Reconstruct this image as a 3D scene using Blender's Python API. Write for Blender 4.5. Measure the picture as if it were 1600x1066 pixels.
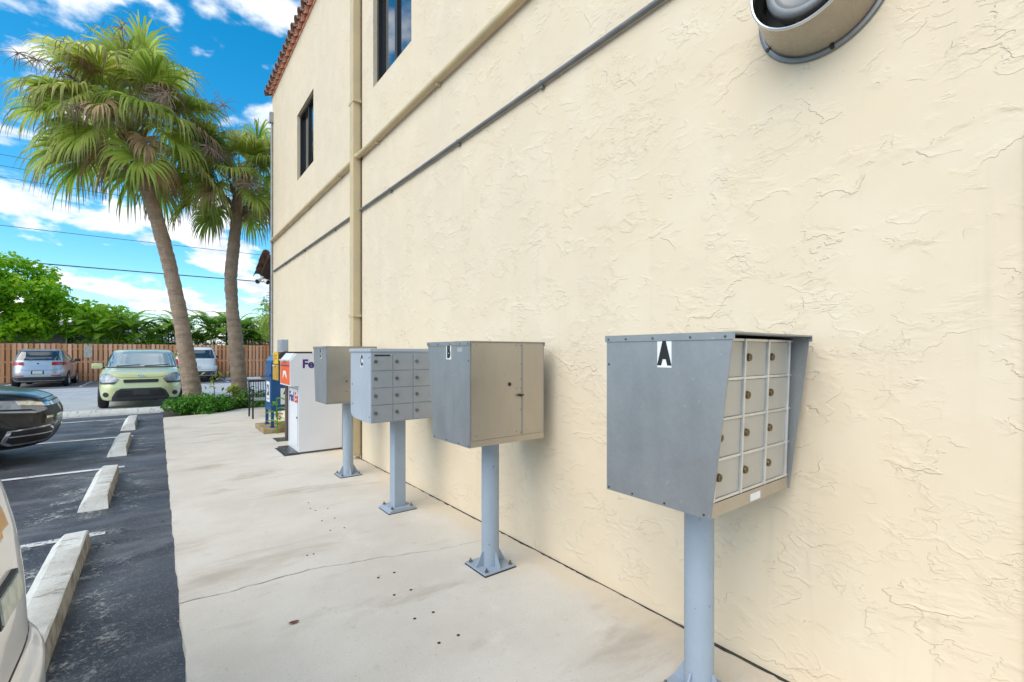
import bpy, bmesh, math, random
import numpy as np
from mathutils import Vector, Matrix
from mathutils.bvhtree import BVHTree
from mathutils.geometry import delaunay_2d_cdt
R = math.radians
PI = math.pi
for o in list(bpy.data.objects):
    bpy.data.objects.remove(o)
S = bpy.context.scene
C = S.collection
random.seed(7)
rng = np.random.default_rng(7)

# ------------------------------------------------------------------ camera
CAM_H = 1.47
FPX = 725.0                       # focal length in pixels of the 1600 px photo
cam_d = bpy.data.cameras.new('camera')
cam = bpy.data.objects.new('camera', cam_d)
C.objects.link(cam)
cam.location = (0, 0, CAM_H)
cam.rotation_euler = (R(90), 0, -math.atan(554 / FPX))
cam_d.sensor_width = 36
cam_d.lens = 36 * FPX / 1600
cam_d.shift_y = 18 / 1600
cam_d.clip_start = 0.05
cam_d.clip_end = 2000
S.camera = cam
S.render.resolution_x = 1024
S.render.resolution_y = 682

# ------------------------------------------------------------------ world
SUN_AZ = Vector((-0.95, -0.22, 0)).normalized()
SUN_EL = R(40)
w = bpy.data.worlds.new('World')
S.world = w
w.use_nodes = True
nt = w.node_tree
nt.nodes.clear()
def N(tree, typ, **kw):
    n = tree.nodes.new(typ)
    for k, v in kw.items():
        setattr(n, k, v)
    return n
def link(tree, a, b):
    tree.links.new(a, b)
sky = N(nt, 'ShaderNodeTexSky', sky_type='NISHITA', sun_disc=False)
sky.sun_elevation = SUN_EL
sky.sun_rotation = math.atan2(SUN_AZ.x, SUN_AZ.y)
sky.air_density = 1.0
sky.dust_density = 0.3
sky.ozone_density = 3.0
hs = N(nt, 'ShaderNodeHueSaturation')
hs.inputs['Saturation'].default_value = 1.42
hs.inputs['Value'].default_value = 0.92
hs.inputs['Hue'].default_value = 0.485
link(nt, sky.outputs[0], hs.inputs['Color'])
tc = N(nt, 'ShaderNodeTexCoord')
sep = N(nt, 'ShaderNodeSeparateXYZ')
link(nt, tc.outputs['Generated'], sep.inputs[0])
def wmath(op, a, b=None, clamp=False):
    n = N(nt, 'ShaderNodeMath', operation=op, use_clamp=clamp)
    for i, x in enumerate((a, b)):
        if x is None:
            continue
        if isinstance(x, (int, float)):
            n.inputs[i].default_value = x
        else:
            link(nt, x, n.inputs[i])
    return n.outputs[0]
zz = wmath('MAXIMUM', sep.outputs[2], 0.0)
den = wmath('ADD', zz, 0.30)
px = wmath('DIVIDE', sep.outputs[0], den)
py = wmath('DIVIDE', sep.outputs[1], den)
comb = N(nt, 'ShaderNodeCombineXYZ')
link(nt, px, comb.inputs[0]); link(nt, py, comb.inputs[1])
mp = N(nt, 'ShaderNodeMapping')
mp.inputs['Location'].default_value = (11.3, 3.1, 0)
link(nt, comb.outputs[0], mp.inputs[0])
nz = N(nt, 'ShaderNodeTexNoise')
nz.inputs['Scale'].default_value = 3.1
nz.inputs['Detail'].default_value = 9
nz.inputs['Roughness'].default_value = 0.56
nz.inputs['Distortion'].default_value = 0.15
link(nt, mp.outputs[0], nz.inputs['Vector'])
# more cloud towards the horizon, as cumulus seen edge-on
hz = N(nt, 'ShaderNodeMapRange', clamp=True)
hz.inputs['From Min'].default_value = 0.0; hz.inputs['From Max'].default_value = 0.17
hz.inputs['To Min'].default_value = 0.075; hz.inputs['To Max'].default_value = 0.0
link(nt, zz, hz.inputs[0])
cl = wmath('ADD', nz.outputs[0], hz.outputs[0])
ramp = N(nt, 'ShaderNodeMapRange', interpolation_type='SMOOTHSTEP')
ramp.inputs['From Min'].default_value = 0.505; ramp.inputs['From Max'].default_value = 0.59
link(nt, cl, ramp.inputs[0])
nz2 = N(nt, 'ShaderNodeTexNoise')
nz2.inputs['Scale'].default_value = 7.5; nz2.inputs['Detail'].default_value = 6
link(nt, mp.outputs[0], nz2.inputs['Vector'])
crm = N(nt, 'ShaderNodeMix', data_type='RGBA')
crm.inputs['A'].default_value = (3.3, 3.7, 4.2, 1)
crm.inputs['B'].default_value = (5.4, 5.5, 5.6, 1)
cshade = N(nt, 'ShaderNodeMapRange', clamp=True)
cshade.inputs['From Min'].default_value = 0.36; cshade.inputs['From Max'].default_value = 0.6
link(nt, nz2.outputs[0], cshade.inputs[0])
link(nt, cshade.outputs[0], crm.inputs['Factor'])
mixw = N(nt, 'ShaderNodeMix', data_type='RGBA')
link(nt, ramp.outputs[0], mixw.inputs['Factor'])
link(nt, hs.outputs[0], mixw.inputs['A'])
link(nt, crm.outputs['Result'], mixw.inputs['B'])
bg = N(nt, 'ShaderNodeBackground')
bg.inputs['Strength'].default_value = 0.112
link(nt, mixw.outputs['Result'], bg.inputs['Color'])
wo = N(nt, 'ShaderNodeOutputWorld')
link(nt, bg.outputs[0], wo.inputs['Surface'])

# ------------------------------------------------------------------ sun
sd = bpy.data.lights.new('sun', 'SUN')
sd.energy = 1.4
sd.angle = R(60)
sd.color = (1.0, 0.92, 0.80)
sun = bpy.data.objects.new('sun', sd)
C.objects.link(sun)
sdir = Vector((SUN_AZ.x * math.cos(SUN_EL), SUN_AZ.y * math.cos(SUN_EL), math.sin(SUN_EL)))
sun.rotation_euler = sdir.to_track_quat('Z', 'Y').to_euler()
sun.location = (-10, 4, 20)

S.view_settings.view_transform = 'Standard'
S.view_settings.look = 'None'
S.view_settings.gamma = 1
S.view_settings.use_curve_mapping = False
S.view_settings.exposure = 1.18

# ------------------------------------------------------------------ materials
MATS = {}
def base_mat(name):
    m = bpy.data.materials.new(name)
    m.use_nodes = True
    t = m.node_tree
    b = t.nodes['Principled BSDF']
    MATS[name] = m
    return m, t, b
def noise(t, vec, scale, detail=4, rough=0.5, dist=0.0):
    n = N(t, 'ShaderNodeTexNoise')
    n.inputs['Scale'].default_value = scale
    n.inputs['Detail'].default_value = detail
    n.inputs['Roughness'].default_value = rough
    n.inputs['Distortion'].default_value = dist
    if vec is not None:
        link(t, vec, n.inputs['Vector'])
    return n.outputs[0]
def mapr(t, val, a, b, c=0.0, d=1.0, smooth=True):
    n = N(t, 'ShaderNodeMapRange', interpolation_type='SMOOTHSTEP' if smooth else 'LINEAR')
    n.inputs['From Min'].default_value = a; n.inputs['From Max'].default_value = b
    n.inputs['To Min'].default_value = c; n.inputs['To Max'].default_value = d
    link(t, val, n.inputs[0])
    return n.outputs[0]
def mth(t, op, a, b=None):
    n = N(t, 'ShaderNodeMath', operation=op)
    for i, x in enumerate((a, b)):
        if x is None: continue
        if isinstance(x, (int, float)): n.inputs[i].default_value = x
        else: link(t, x, n.inputs[i])
    return n.outputs[0]
def mix(t, fac, a, b):
    n = N(t, 'ShaderNodeMix', data_type='RGBA')
    if isinstance(fac, (int, float)): n.inputs['Factor'].default_value = fac
    else: link(t, fac, n.inputs['Factor'])
    for k, x in (('A', a), ('B', b)):
        if isinstance(x, (tuple, list)): n.inputs[k].default_value = (*x[:3], 1)
        else: link(t, x, n.inputs[k])
    return n.outputs['Result']
def bump(t, b, h, strength=0.5, dist=0.01):
    n = N(t, 'ShaderNodeBump')
    n.inputs['Strength'].default_value = strength
    n.inputs['Distance'].default_value = dist
    link(t, h, n.inputs['Height'])
    link(t, n.outputs[0], b.inputs['Normal'])
def objco(t, mapping=None):
    c = N(t, 'ShaderNodeTexCoord').outputs['Object']
    if mapping:
        m = N(t, 'ShaderNodeMapping')
        for k, v in mapping.items():
            m.inputs[k].default_value = v
        link(t, c, m.inputs[0])
        return m.outputs[0]
    return c
def mat(name, col, rough=0.5, metal=0.0, col2=None, vs=6.0, bmp=0.0, bs=60.0, coat=0.0, spec=0.5, mapping=None, rvar=0.0, bd=0.004):
    m, t, b = base_mat(name)
    co = objco(t, mapping)
    c2 = col2 or tuple(x * 0.82 for x in col)
    f = mapr(t, noise(t, co, vs, 5, 0.6), 0.35, 0.65)
    link(t, mix(t, f, col, c2), b.inputs['Base Color'])
    b.inputs['Roughness'].default_value = rough
    if rvar:
        link(t, mapr(t, noise(t, co, vs * 1.7, 5), 0.3, 0.7, max(0, rough - rvar), rough + rvar), b.inputs['Roughness'])
    b.inputs['Metallic'].default_value = metal
    b.inputs['Coat Weight'].default_value = coat
    b.inputs['Coat Roughness'].default_value = 0.03
    b.inputs['Specular IOR Level'].default_value = spec
    if bmp:
        bump(t, b, noise(t, co, bs, 4), bmp, bd)
    return m

def stucco_mat():
    m, t, b = base_mat('stucco')
    co = objco(t)
    rot = objco(t, {'Rotation': (R(-34), 0, 0), 'Scale': (1, 0.62, 1.5)})
    big = noise(t, co, 0.55, 4)
    mid = noise(t, co, 2.6, 5, 0.6)
    c = mix(t, mapr(t, big, 0.35, 0.65), (0.715, 0.59, 0.425), (0.68, 0.57, 0.42))
    c = mix(t, mapr(t, mid, 0.42, 0.7, 0, 0.55), c, (0.735, 0.63, 0.48))
    # faint vertical weather streaks
    st = noise(t, objco(t, {'Scale': (1, 5, 0.35)}), 2.4, 4, 0.6)
    c = mix(t, mapr(t, st, 0.58, 0.78, 0, 0.28), c, (0.53, 0.45, 0.345))
    sp = noise(t, objco(t, {'Location': (0, 3, 9)}), 17, 3, 0.6)
    c = mix(t, mapr(t, sp, 0.70, 0.76, 0, 0.5), c, (0.44, 0.33, 0.22))
    sp2 = noise(t, objco(t, {'Location': (0, 13, 2)}), 1.5, 6, 0.68)
    c = mix(t, mapr(t, sp2, 0.56, 0.72, 0, 0.30), c, (0.60, 0.53, 0.43))
    link(t, c, b.inputs['Base Color'])
    b.inputs['Roughness'].default_value = 0.82
    b.inputs['Specular IOR Level'].default_value = 0.25
    hs_ = []
    for i, (sc, thr, wd, msc, mlo, mhi, amp) in enumerate((
            (3.0, 0.50, 0.008, 3.2, 0.465, 0.56, 1.0),
            (4.6, 0.46, 0.010, 3.8, 0.495, 0.59, 0.85),
            (7.0, 0.52, 0.014, 3.0, 0.525, 0.61, 0.6),
            (11.0, 0.49, 0.022, 2.4, 0.56, 0.63, 0.5))):
        n1 = noise(t, objco(t, {'Location': (0, 3.7 * i, 1.3 * i), 'Rotation': (R(-34 + 14 * i), 0, 0), 'Scale': (1, 0.75, 1.25)}), sc, 5, 0.52, 0.3)
        plate = mapr(t, n1, thr, thr + wd)
        fade = mapr(t, n1, thr, thr + 0.075, 1.0, 0.0, False)      # the lip falls back to the flat coat
        mk = mapr(t, noise(t, objco(t, {'Location': (0, 9 + i, 4 * i)}), msc, 3), mlo, mhi)
        hs_.append(mth(t, 'MULTIPLY', mth(t, 'MULTIPLY', mth(t, 'MULTIPLY', plate, fade), mk), amp))
    # small gouged clusters
    g1 = noise(t, rot, 13, 4, 0.6, 0.6)
    gm = mapr(t, noise(t, objco(t, {'Location': (0, 31, 7)}), 1.6, 2), 0.56, 0.68)
    hs_.append(mth(t, 'MULTIPLY', mth(t, 'MULTIPLY', mapr(t, g1, 0.54, 0.58), gm), 0.55))
    h = hs_[0]
    for x in hs_[1:]:
        h = mth(t, 'ADD', h, x)
    h = mth(t, 'ADD', h, mth(t, 'MULTIPLY', noise(t, co, 60, 6, 0.7), 0.16))
    h = mth(t, 'ADD', h, mth(t, 'MULTIPLY', noise(t, co, 14, 5, 0.6), 0.12))
    h = mth(t, 'ADD', h, mth(t, 'MULTIPLY', noise(t, co, 4, 3), 0.35))
    bump(t, b, h, 0.88, 0.0037)
    return m

def concrete_mat():
    m, t, b = base_mat('concrete')
    co = objco(t)
    c = mix(t, mapr(t, noise(t, co, 1.1, 6, 0.62), 0.36, 0.66), (0.66, 0.605, 0.525), (0.59, 0.53, 0.45))
    # brown drift stains stretched across the walk
    s = noise(t, objco(t, {'Scale': (0.7, 2.2, 1)}), 1.0, 6, 0.62, 0.4)
    c = mix(t, mapr(t, s, 0.53, 0.70, 0, 0.75), c, (0.43, 0.36, 0.285))
    g = noise(t, objco(t, {'Location': (5, 2, 0)}), 2.3, 6, 0.66)
    c = mix(t, mapr(t, g, 0.57, 0.72, 0, 0.5), c, (0.71, 0.665, 0.60))
    v = noise(t, co, 120, 3, 0.7)
    c = mix(t, mapr(t, v, 0.56, 0.68, 0, 0.55), c, (0.40, 0.35, 0.30))
    v2 = noise(t, co, 34, 4, 0.65)
    c = mix(t, mapr(t, v2, 0.63, 0.70, 0, 0.5), c, (0.40, 0.34, 0.28))
    v3 = noise(t, objco(t, {'Location': (7, 1, 0)}), 7.5, 5, 0.7)
    c = mix(t, mapr(t, v3, 0.60, 0.72, 0, 0.42), c, (0.44, 0.38, 0.32))
    # film of wall paint along the foot of the wall
    sx = N(t, 'ShaderNodeSeparateXYZ'); link(t, co, sx.inputs[0])
    wv = mth(t, 'ADD', sx.outputs[0], mth(t, 'MULTIPLY', noise(t, co, 5, 5), 0.5))
    c = mix(t, mapr(t, wv, 2.22, 2.36, 0, 0.55), c, (0.66, 0.54, 0.38))
    link(t, c, b.inputs['Base Color'])
    b.inputs['Roughness'].default_value = 0.85
    b.inputs['Specular IOR Level'].default_value = 0.25
    h = mth(t, 'ADD', noise(t, co, 130, 4), mth(t, 'MULTIPLY', noise(t, co, 6, 4), 2.0))
    bump(t, b, h, 0.35, 0.004)
    return m

def asphalt_mat(name, dark, light, worn, patch):
    m, t, b = base_mat(name)
    co = objco(t)
    c = mix(t, mapr(t, noise(t, co, 0.9, 6, 0.65), 0.36, 0.66), dark, light)
    s = noise(t, objco(t, {'Scale': (0.45, 1.6, 1), 'Rotation': (0, 0, 0.15)}), 1.3, 6, 0.65, 0.4)
    c = mix(t, mapr(t, s, 0.48, 0.70, 0, patch + .15), c, worn)
    f = noise(t, co, 75, 3, 0.75)
    c = mix(t, mapr(t, f, 0.54, 0.66, 0, 0.8), c, worn)
    # hairline cracks
    v = N(t, 'ShaderNodeTexVoronoi', feature='DISTANCE_TO_EDGE')
    v.inputs['Scale'].default_value = 0.75
    nd = N(t, 'ShaderNodeTexNoise'); nd.inputs['Scale'].default_value = 3; nd.inputs['Detail'].default_value = 6
    link(t, co, nd.inputs['Vector'])
    ad = N(t, 'ShaderNodeMix', data_type='RGBA', blend_type='ADD'); ad.inputs['Factor'].default_value = 0.45
    link(t, co, ad.inputs['A']); link(t, nd.outputs['Color'], ad.inputs['B'])
    link(t, ad.outputs['Result'], v.inputs['Vector'])
    crack = mth(t, 'MULTIPLY', mapr(t, v.outputs[0], 0.0, 0.011, 1, 0), mapr(t, noise(t, co, 0.9, 3), 0.50, 0.60))
    c = mix(t, mth(t, 'MULTIPLY', crack, 0.8), c, (0.012, 0.012, 0.013))
    link(t, c, b.inputs['Base Color'])
    link(t, mapr(t, noise(t, co, 1.4, 5), 0.35, 0.65, 0.50, 0.75), b.inputs['Roughness'])
    b.inputs['Specular IOR Level'].default_value = 0.4
    h = mth(t, 'ADD', mth(t, 'MULTIPLY', noise(t, co, 95, 5, 0.7), 1.0), mth(t, 'MULTIPLY', crack, -2.0))
    bump(t, b, h, 0.75, 0.006)
    return m

def galv_mat(name, c1, c2, rough=0.42, metal=0.75):
    m, t, b = base_mat(name)
    co = objco(t)
    v = N(t, 'ShaderNodeTexVoronoi'); v.inputs['Scale'].default_value = 75
    link(t, co, v.inputs['Vector'])
    sv = N(t, 'ShaderNodeSeparateColor'); link(t, v.outputs['Color'], sv.inputs[0])
    st = noise(t, objco(t, {'Scale': (1.6, 1.6, 0.5)}), 5, 5, 0.6)
    f = mth(t, 'ADD', mth(t, 'MULTIPLY', sv.outputs[0], 0.16), mapr(t, st, 0.3, 0.7, 0, 0.38))
    c = mix(t, f, c1, c2)
    sp = noise(t, co, 55, 2)
    c = mix(t, mapr(t, sp, 0.71, 0.77, 0, 0.25), c, (0.75, 0.75, 0.72))
    link(t, c, b.inputs['Base Color'])
    b.inputs['Metallic'].default_value = metal
    link(t, mapr(t, noise(t, co, 9, 5), 0.3, 0.7, rough - 0.03, rough + 0.06), b.inputs['Roughness'])
    bump(t, b, noise(t, co, 5, 3), 0.05, 0.01)
    return m

def chipped(name, c1, c2, rust=(0.20, 0.10, 0.055)):
    m, t, b = base_mat(name)
    co = objco(t)
    c = mix(t, mapr(t, noise(t, co, 3, 5, 0.6), 0.35, 0.65), c1, c2)
    dirt = noise(t, objco(t, {'Scale': (4, 4, 0.6)}), 6, 6, 0.7)
    c = mix(t, mapr(t, dirt, 0.57, 0.74, 0, 0.35), c, tuple(x * 0.62 for x in c1))
    ch = mth(t, 'ADD', mth(t, 'MULTIPLY', noise(t, co, 38, 4, 0.7), 0.7), mth(t, 'MULTIPLY', noise(t, co, 5, 2), 0.3))
    chip = mapr(t, ch, 0.645, 0.665)
    c = mix(t, chip, c, rust)
    link(t, c, b.inputs['Base Color'])
    link(t, mapr(t, noise(t, co, 12, 5), 0.3, 0.7, 0.36, 0.55), b.inputs['Roughness'])
    h = mth(t, 'ADD', mth(t, 'MULTIPLY', noise(t, co, 60, 4), 0.15), mth(t, 'MULTIPLY', chip, -1.0))
    bump(t, b, h, 0.35, 0.002)
    return m
def trunk_mat():
    m, t, b = base_mat('palm_bark')
    co = objco(t)
    c = mix(t, mapr(t, noise(t, co, 5, 6, 0.65), 0.3, 0.7), (0.40, 0.285, 0.20), (0.27, 0.19, 0.135))
    fine = noise(t, objco(t, {'Scale': (1.2, 1.2, 9)}), 4, 5, 0.65)
    c = mix(t, mapr(t, fine, 0.50, 0.68, 0, 0.65), c, (0.48, 0.37, 0.275))
    li = noise(t, co, 9, 3)
    c = mix(t, mapr(t, li, 0.70, 0.74, 0, 0.7), c, (0.48, 0.44, 0.38))
    link(t, c, b.inputs['Base Color'])
    b.inputs['Roughness'].default_value = 0.9
    h = mth(t, 'ADD', fine, mth(t, 'MULTIPLY', noise(t, objco(t, {'Scale': (9, 9, 1)}), 5, 4), 0.6))
    bump(t, b, h, 0.8, 0.03)
    return m

def leaf_mat(name, c1, c2, c3=None, trans=0.35, vs=2.0, rough=0.45, tip=None):
    m = bpy.data.materials.new(name)
    m.use_nodes = True
    t = m.node_tree
    b = t.nodes['Principled BSDF']
    out = t.nodes['Material Output']
    co = objco(t)
    a = N(t, 'ShaderNodeAttribute', attribute_name='tone')
    f = mth(t, 'ADD', mth(t, 'MULTIPLY', a.outputs['Fac'], 0.75), mth(t, 'MULTIPLY', mapr(t, noise(t, co, vs, 3), 0.3, 0.7), 0.25))
    c = mix(t, f, c1, c2)
    if c3:
        c = mix(t, mapr(t, a.outputs['Fac'], 0.80, 1.0, 0, 0.85), c, c3)
    if tip:
        a2 = N(t, 'ShaderNodeAttribute', attribute_name='tip')
        c = mix(t, a2.outputs['Fac'], c, tip)
    link(t, c, b.inputs['Base Color'])
    b.inputs['Roughness'].default_value = rough
    b.inputs['Specular IOR Level'].default_value = 0.35
    tr = N(t, 'ShaderNodeBsdfTranslucent')
    link(t, c, tr.inputs['Color'])
    ms = N(t, 'ShaderNodeMixShader')
    ms.inputs[0].default_value = trans
    link(t, b.outputs[0], ms.inputs[1]); link(t, tr.outputs[0], ms.inputs[2])
    link(t, ms.outputs[0], out.inputs['Surface'])
    MATS[name] = m
    return m

def worn_paint(name, col, lo, hi, sc=9):
    """road paint scuffed through to nothing: the sheet below shows"""
    m, t, b = base_mat(name)
    co = objco(t)
    link(t, mix(t, mapr(t, noise(t, co, 5, 5), 0.3, 0.7), col, tuple(x * 0.8 for x in col)), b.inputs['Base Color'])
    b.inputs['Roughness'].default_value = 0.7
    a = mapr(t, mth(t, 'ADD', mth(t, 'MULTIPLY', noise(t, co, sc, 7, 0.72), 0.7), mth(t, 'MULTIPLY', noise(t, co, sc * 8, 4, 0.7), 0.3)), lo, hi)
    link(t, a, b.inputs['Alpha'])
    return m, t, b, a, co

stucco_mat(); concrete_mat(); trunk_mat()
asphalt_mat('asphalt', (0.034, 0.038, 0.047), (0.080, 0.086, 0.099), (0.18, 0.185, 0.20), 0.6)
asphalt_mat('faded_sky_bright_asphalt', (0.40, 0.40, 0.41), (0.48, 0.48, 0.485), (0.55, 0.545, 0.54), 0.6)  # faded asphalt, paled further to carry reflected sky in its colour
asphalt_mat('mid_asphalt', (0.11, 0.112, 0.122), (0.17, 0.172, 0.18), (0.18, 0.18, 0.185), 0.5)
galv_mat('galvanised', (0.275, 0.287, 0.295), (0.375, 0.386, 0.388), 0.44, 0.5)
galv_mat('satin_steel', (0.44, 0.405, 0.35), (0.52, 0.485, 0.425), 0.34, 0.8)
galv_mat('aluminium_door', (0.46, 0.445, 0.405), (0.52, 0.505, 0.465), 0.42, 0.4)
galv_mat('spun_aluminium', (0.30, 0.275, 0.235), (0.40, 0.37, 0.32), 0.24, 1.0)
mat('bright_aluminium', (0.74, 0.74, 0.73), 0.32, 0.7)
mat('fan_grey', (0.24, 0.24, 0.24), 0.42, 0.4)
chipped('post_paint', (0.315, 0.375, 0.445), (0.29, 0.345, 0.41))
chipped('locker_paint', (0.39, 0.43, 0.48), (0.36, 0.40, 0.45), (0.30, 0.30, 0.29))
mat('locker_door', (0.33, 0.35, 0.37), 0.42, 0.15, col2=(0.30, 0.32, 0.34), vs=4)
mat('brass_lock', (0.20, 0.155, 0.09), 0.35, 0.9)
mat('steel_lock', (0.22, 0.22, 0.22), 0.35, 0.9)
mat('black_plastic', (0.018, 0.018, 0.02), 0.5)
mat('rivet', (0.12, 0.125, 0.13), 0.4, 0.8)
mat('bolt', (0.30, 0.30, 0.28), 0.4, 0.9, col2=(0.22, 0.15, 0.10), vs=30)
mat('label_white', (0.78, 0.78, 0.76), 0.5, col2=(0.70, 0.70, 0.68))
mat('label_black', (0.012, 0.012, 0.012), 0.5)
mat('pipe_paint', (0.60, 0.47, 0.27), 0.5, col2=(0.54, 0.43, 0.26), vs=3)
mat('conduit_grey', (0.155, 0.155, 0.155), 0.55, 0.2, col2=(0.20, 0.20, 0.195), vs=5)
mat('grey_pipe', (0.36, 0.37, 0.38), 0.5)
mat('gap_dirt', (0.035, 0.028, 0.022), 0.95, col2=(0.06, 0.05, 0.035), vs=20)
mat('window_frame', (0.030, 0.028, 0.026), 0.4, 0.4)
mat('roof_tile', (0.76, 0.31, 0.20), 0.8, col2=(0.80, 0.46, 0.34), vs=7, bmp=0.2, bs=40)
mat('dark_tile', (0.19, 0.10, 0.075), 0.8, col2=(0.28, 0.17, 0.13), vs=5)
mat('brown_wood', (0.10, 0.055, 0.035), 0.8)
mat('fence_wood', (0.74, 0.37, 0.19), 0.8, col2=(0.66, 0.31, 0.15), vs=3, mapping={'Scale': (9, 9, 0.7)}, bmp=0.15, bs=20)
mat('fence_wood_dark', (0.50, 0.25, 0.145), 0.85, col2=(0.43, 0.205, 0.12), vs=3, mapping={'Scale': (9, 9, 0.7)})
mat('sign_board', (0.55, 0.50, 0.38), 0.6, col2=(0.36, 0.33, 0.28), vs=9)
mat('house_mauve', (0.20, 0.155, 0.145), 0.8)
mat('house_trim', (0.42, 0.43, 0.26), 0.7)
mat('white_roof', (0.72, 0.70, 0.67), 0.7)
mat('pink_roof', (0.36, 0.145, 0.155), 0.8)
mat('house_pane', (0.012, 0.02, 0.016), 0.08)
mat('wood_pole', (0.14, 0.10, 0.075), 0.9)
mat('cable', (0.10, 0.11, 0.12), 0.6)
mat('usps_blue', (0.010, 0.075, 0.22), 0.35, col2=(0.012, 0.085, 0.24), vs=3, coat=0.2)
mat('usps_navy', (0.012, 0.022, 0.07), 0.5)
mat('news_yellow', (0.78, 0.50, 0.02), 0.45)
mat('news_mustard', (0.50, 0.30, 0.03), 0.5)
mat('news_orange', (0.80, 0.13, 0.02), 0.45, col2=(0.70, 0.10, 0.02), vs=7)
mat('news_shell', (0.055, 0.035, 0.03), 0.5)
mat('carrier_white', (0.70, 0.70, 0.72), 0.4, col2=(0.66, 0.665, 0.69), vs=2)
mat('carrier_purple', (0.055, 0.020, 0.17), 0.45)
mat('carrier_red', (0.70, 0.06, 0.025), 0.45)
mat('steel_plate', (0.13, 0.13, 0.135), 0.35, 0.7, rvar=0.1)
mat('post_brown', (0.10, 0.08, 0.07), 0.5)
mat('pad_concrete', (0.40, 0.31, 0.19), 0.85, col2=(0.26, 0.17, 0.06), vs=7, bmp=0.3, bs=40)
mat('metal_black', (0.015, 0.015, 0.017), 0.4, 0.3)
mat('seat_grey', (0.35, 0.37, 0.39), 0.3, 0.4)
mat('soil', (0.07, 0.05, 0.035), 0.95, bmp=0.4, bs=30)
mat('lawn_grass', (0.07, 0.13, 0.03), 0.95)
mat('leaf_litter', (0.19, 0.065, 0.035), 0.8, col2=(0.12, 0.05, 0.03), vs=40)
mat('leaf_litter_tan', (0.45, 0.24, 0.10), 0.8)
mat('door_trim', (0.74, 0.73, 0.70), 0.5)
mat('tyre', (0.018, 0.018, 0.019), 0.75, bmp=0.2, bs=50)
mat('rim', (0.55, 0.55, 0.56), 0.3, 0.8)
mat('headlamp', (0.40, 0.435, 0.47), 0.15, 0.0, col2=(0.16, 0.175, 0.19), vs=5, coat=0.5)
mat('amber', (0.75, 0.36, 0.03), 0.2, coat=0.6)
mat('tail_red', (0.50, 0.018, 0.022), 0.15, coat=0.8, col2=(0.36, 0.012, 0.016))
mat('chrome', (0.80, 0.80, 0.80), 0.12, 1.0)
mat('gold', (0.72, 0.38, 0.06), 0.28, 0.6)
mat('plate_white', (0.60, 0.64, 0.58), 0.5, col2=(0.42, 0.47, 0.42), vs=22)
mat('seam', (0.02, 0.02, 0.02), 0.7)
mat('green_paint', (0.66, 0.68, 0.35), 0.30, 0.2, col2=(0.64, 0.66, 0.34), vs=2, coat=0.9)
mat('silver_paint', (0.46, 0.48, 0.52), 0.30, 0.6, col2=(0.44, 0.46, 0.50), vs=2, coat=0.8)
mat('white_paint_suv', (0.72, 0.73, 0.75), 0.30, 0.0, col2=(0.69, 0.70, 0.72), vs=2, coat=0.8)
mat('cream_white_paint', (0.84, 0.84, 0.84), 0.28, 0.0, col2=(0.82, 0.82, 0.82), vs=2, coat=0.9)
mat('black_paint', (0.005, 0.006, 0.007), 0.25, 0.0, col2=(0.006, 0.007, 0.008), vs=2, coat=0.35)
mat('car_glass', (0.020, 0.027, 0.030), 0.04, spec=0.9, coat=1)
mat('sky_pale_glass', (0.26, 0.32, 0.33), 0.05, spec=1.0, coat=1, col2=(0.32, 0.38, 0.385), vs=1.5)  # pale base paints in reflected sky, plus a sunshade behind the windshield
mat('grey_trim', (0.05, 0.052, 0.055), 0.6)
m, t, b = base_mat('window_glass')
b.inputs['Base Color'].default_value = (0.012, 0.016, 0.022, 1)
b.inputs['Roughness'].default_value = 0.03
b.inputs['Specular IOR Level'].default_value = 1.0
b.inputs['Coat Weight'].default_value = 1.0
bump(t, b, noise(t, objco(t), 1.2, 2), 0.05, 0.02)
worn_paint('line_paint', (0.74, 0.74, 0.72), 0.36, 0.50, 6)
def stop_mat():
    m, t, b = base_mat('stop_concrete')
    co = objco(t)
    c = mix(t, mapr(t, noise(t, co, 3, 6, 0.65), 0.38, 0.68), (0.70, 0.69, 0.64), (0.56, 0.54, 0.48))
    s = noise(t, objco(t, {'Scale': (1, 3, 0.8)}), 5, 6, 0.7)
    geo = N(t, 'ShaderNodeNewGeometry')
    c = mix(t, mapr(t, s, 0.56, 0.70, 0, 0.75), c, (0.16, 0.14, 0.10))
    c = mix(t, mapr(t, noise(t, co, 60, 3), 0.62, 0.72, 0, 0.6), c, (0.30, 0.28, 0.24))
    link(t, c, b.inputs['Base Color'])
    b.inputs['Roughness'].default_value = 0.85
    bump(t, b, noise(t, co, 35, 6, 0.7), 0.5, 0.012)
stop_mat()
mat('stop_shade_side', (0.20, 0.18, 0.14), 0.9, col2=(0.42, 0.40, 0.35), vs=9, bmp=0.5, bs=35, bd=0.012)  # wheel stop side away from the sun: shade put into the colour
def residue_mat():
    m, t, b, a, co = worn_paint('paint_residue', (0.55, 0.55, 0.53), 0.49, 0.68, 5)
    g = N(t, 'ShaderNodeTexCoord').outputs['Generated']
    sx = N(t, 'ShaderNodeSeparateXYZ'); link(t, g, sx.inputs[0])
    ex = mapr(t, mth(t, 'ABSOLUTE', mth(t, 'SUBTRACT', sx.outputs[0], 0.5)), 0.2, 0.5, 1, 0)
    ey = mapr(t, mth(t, 'ABSOLUTE', mth(t, 'SUBTRACT', sx.outputs[1], 0.5)), 0.3, 0.5, 1, 0)
    link(t, mth(t, 'MULTIPLY', a, mth(t, 'MULTIPLY', ex, ey)), b.inputs['Alpha'])
residue_mat()
leaf_mat('palm_leaf', (0.27, 0.40, 0.05), (0.64, 0.70, 0.16), (0.80, 0.76, 0.30), 0.6, 1.5, 0.40, tip=(0.16, 0.085, 0.08))
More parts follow.
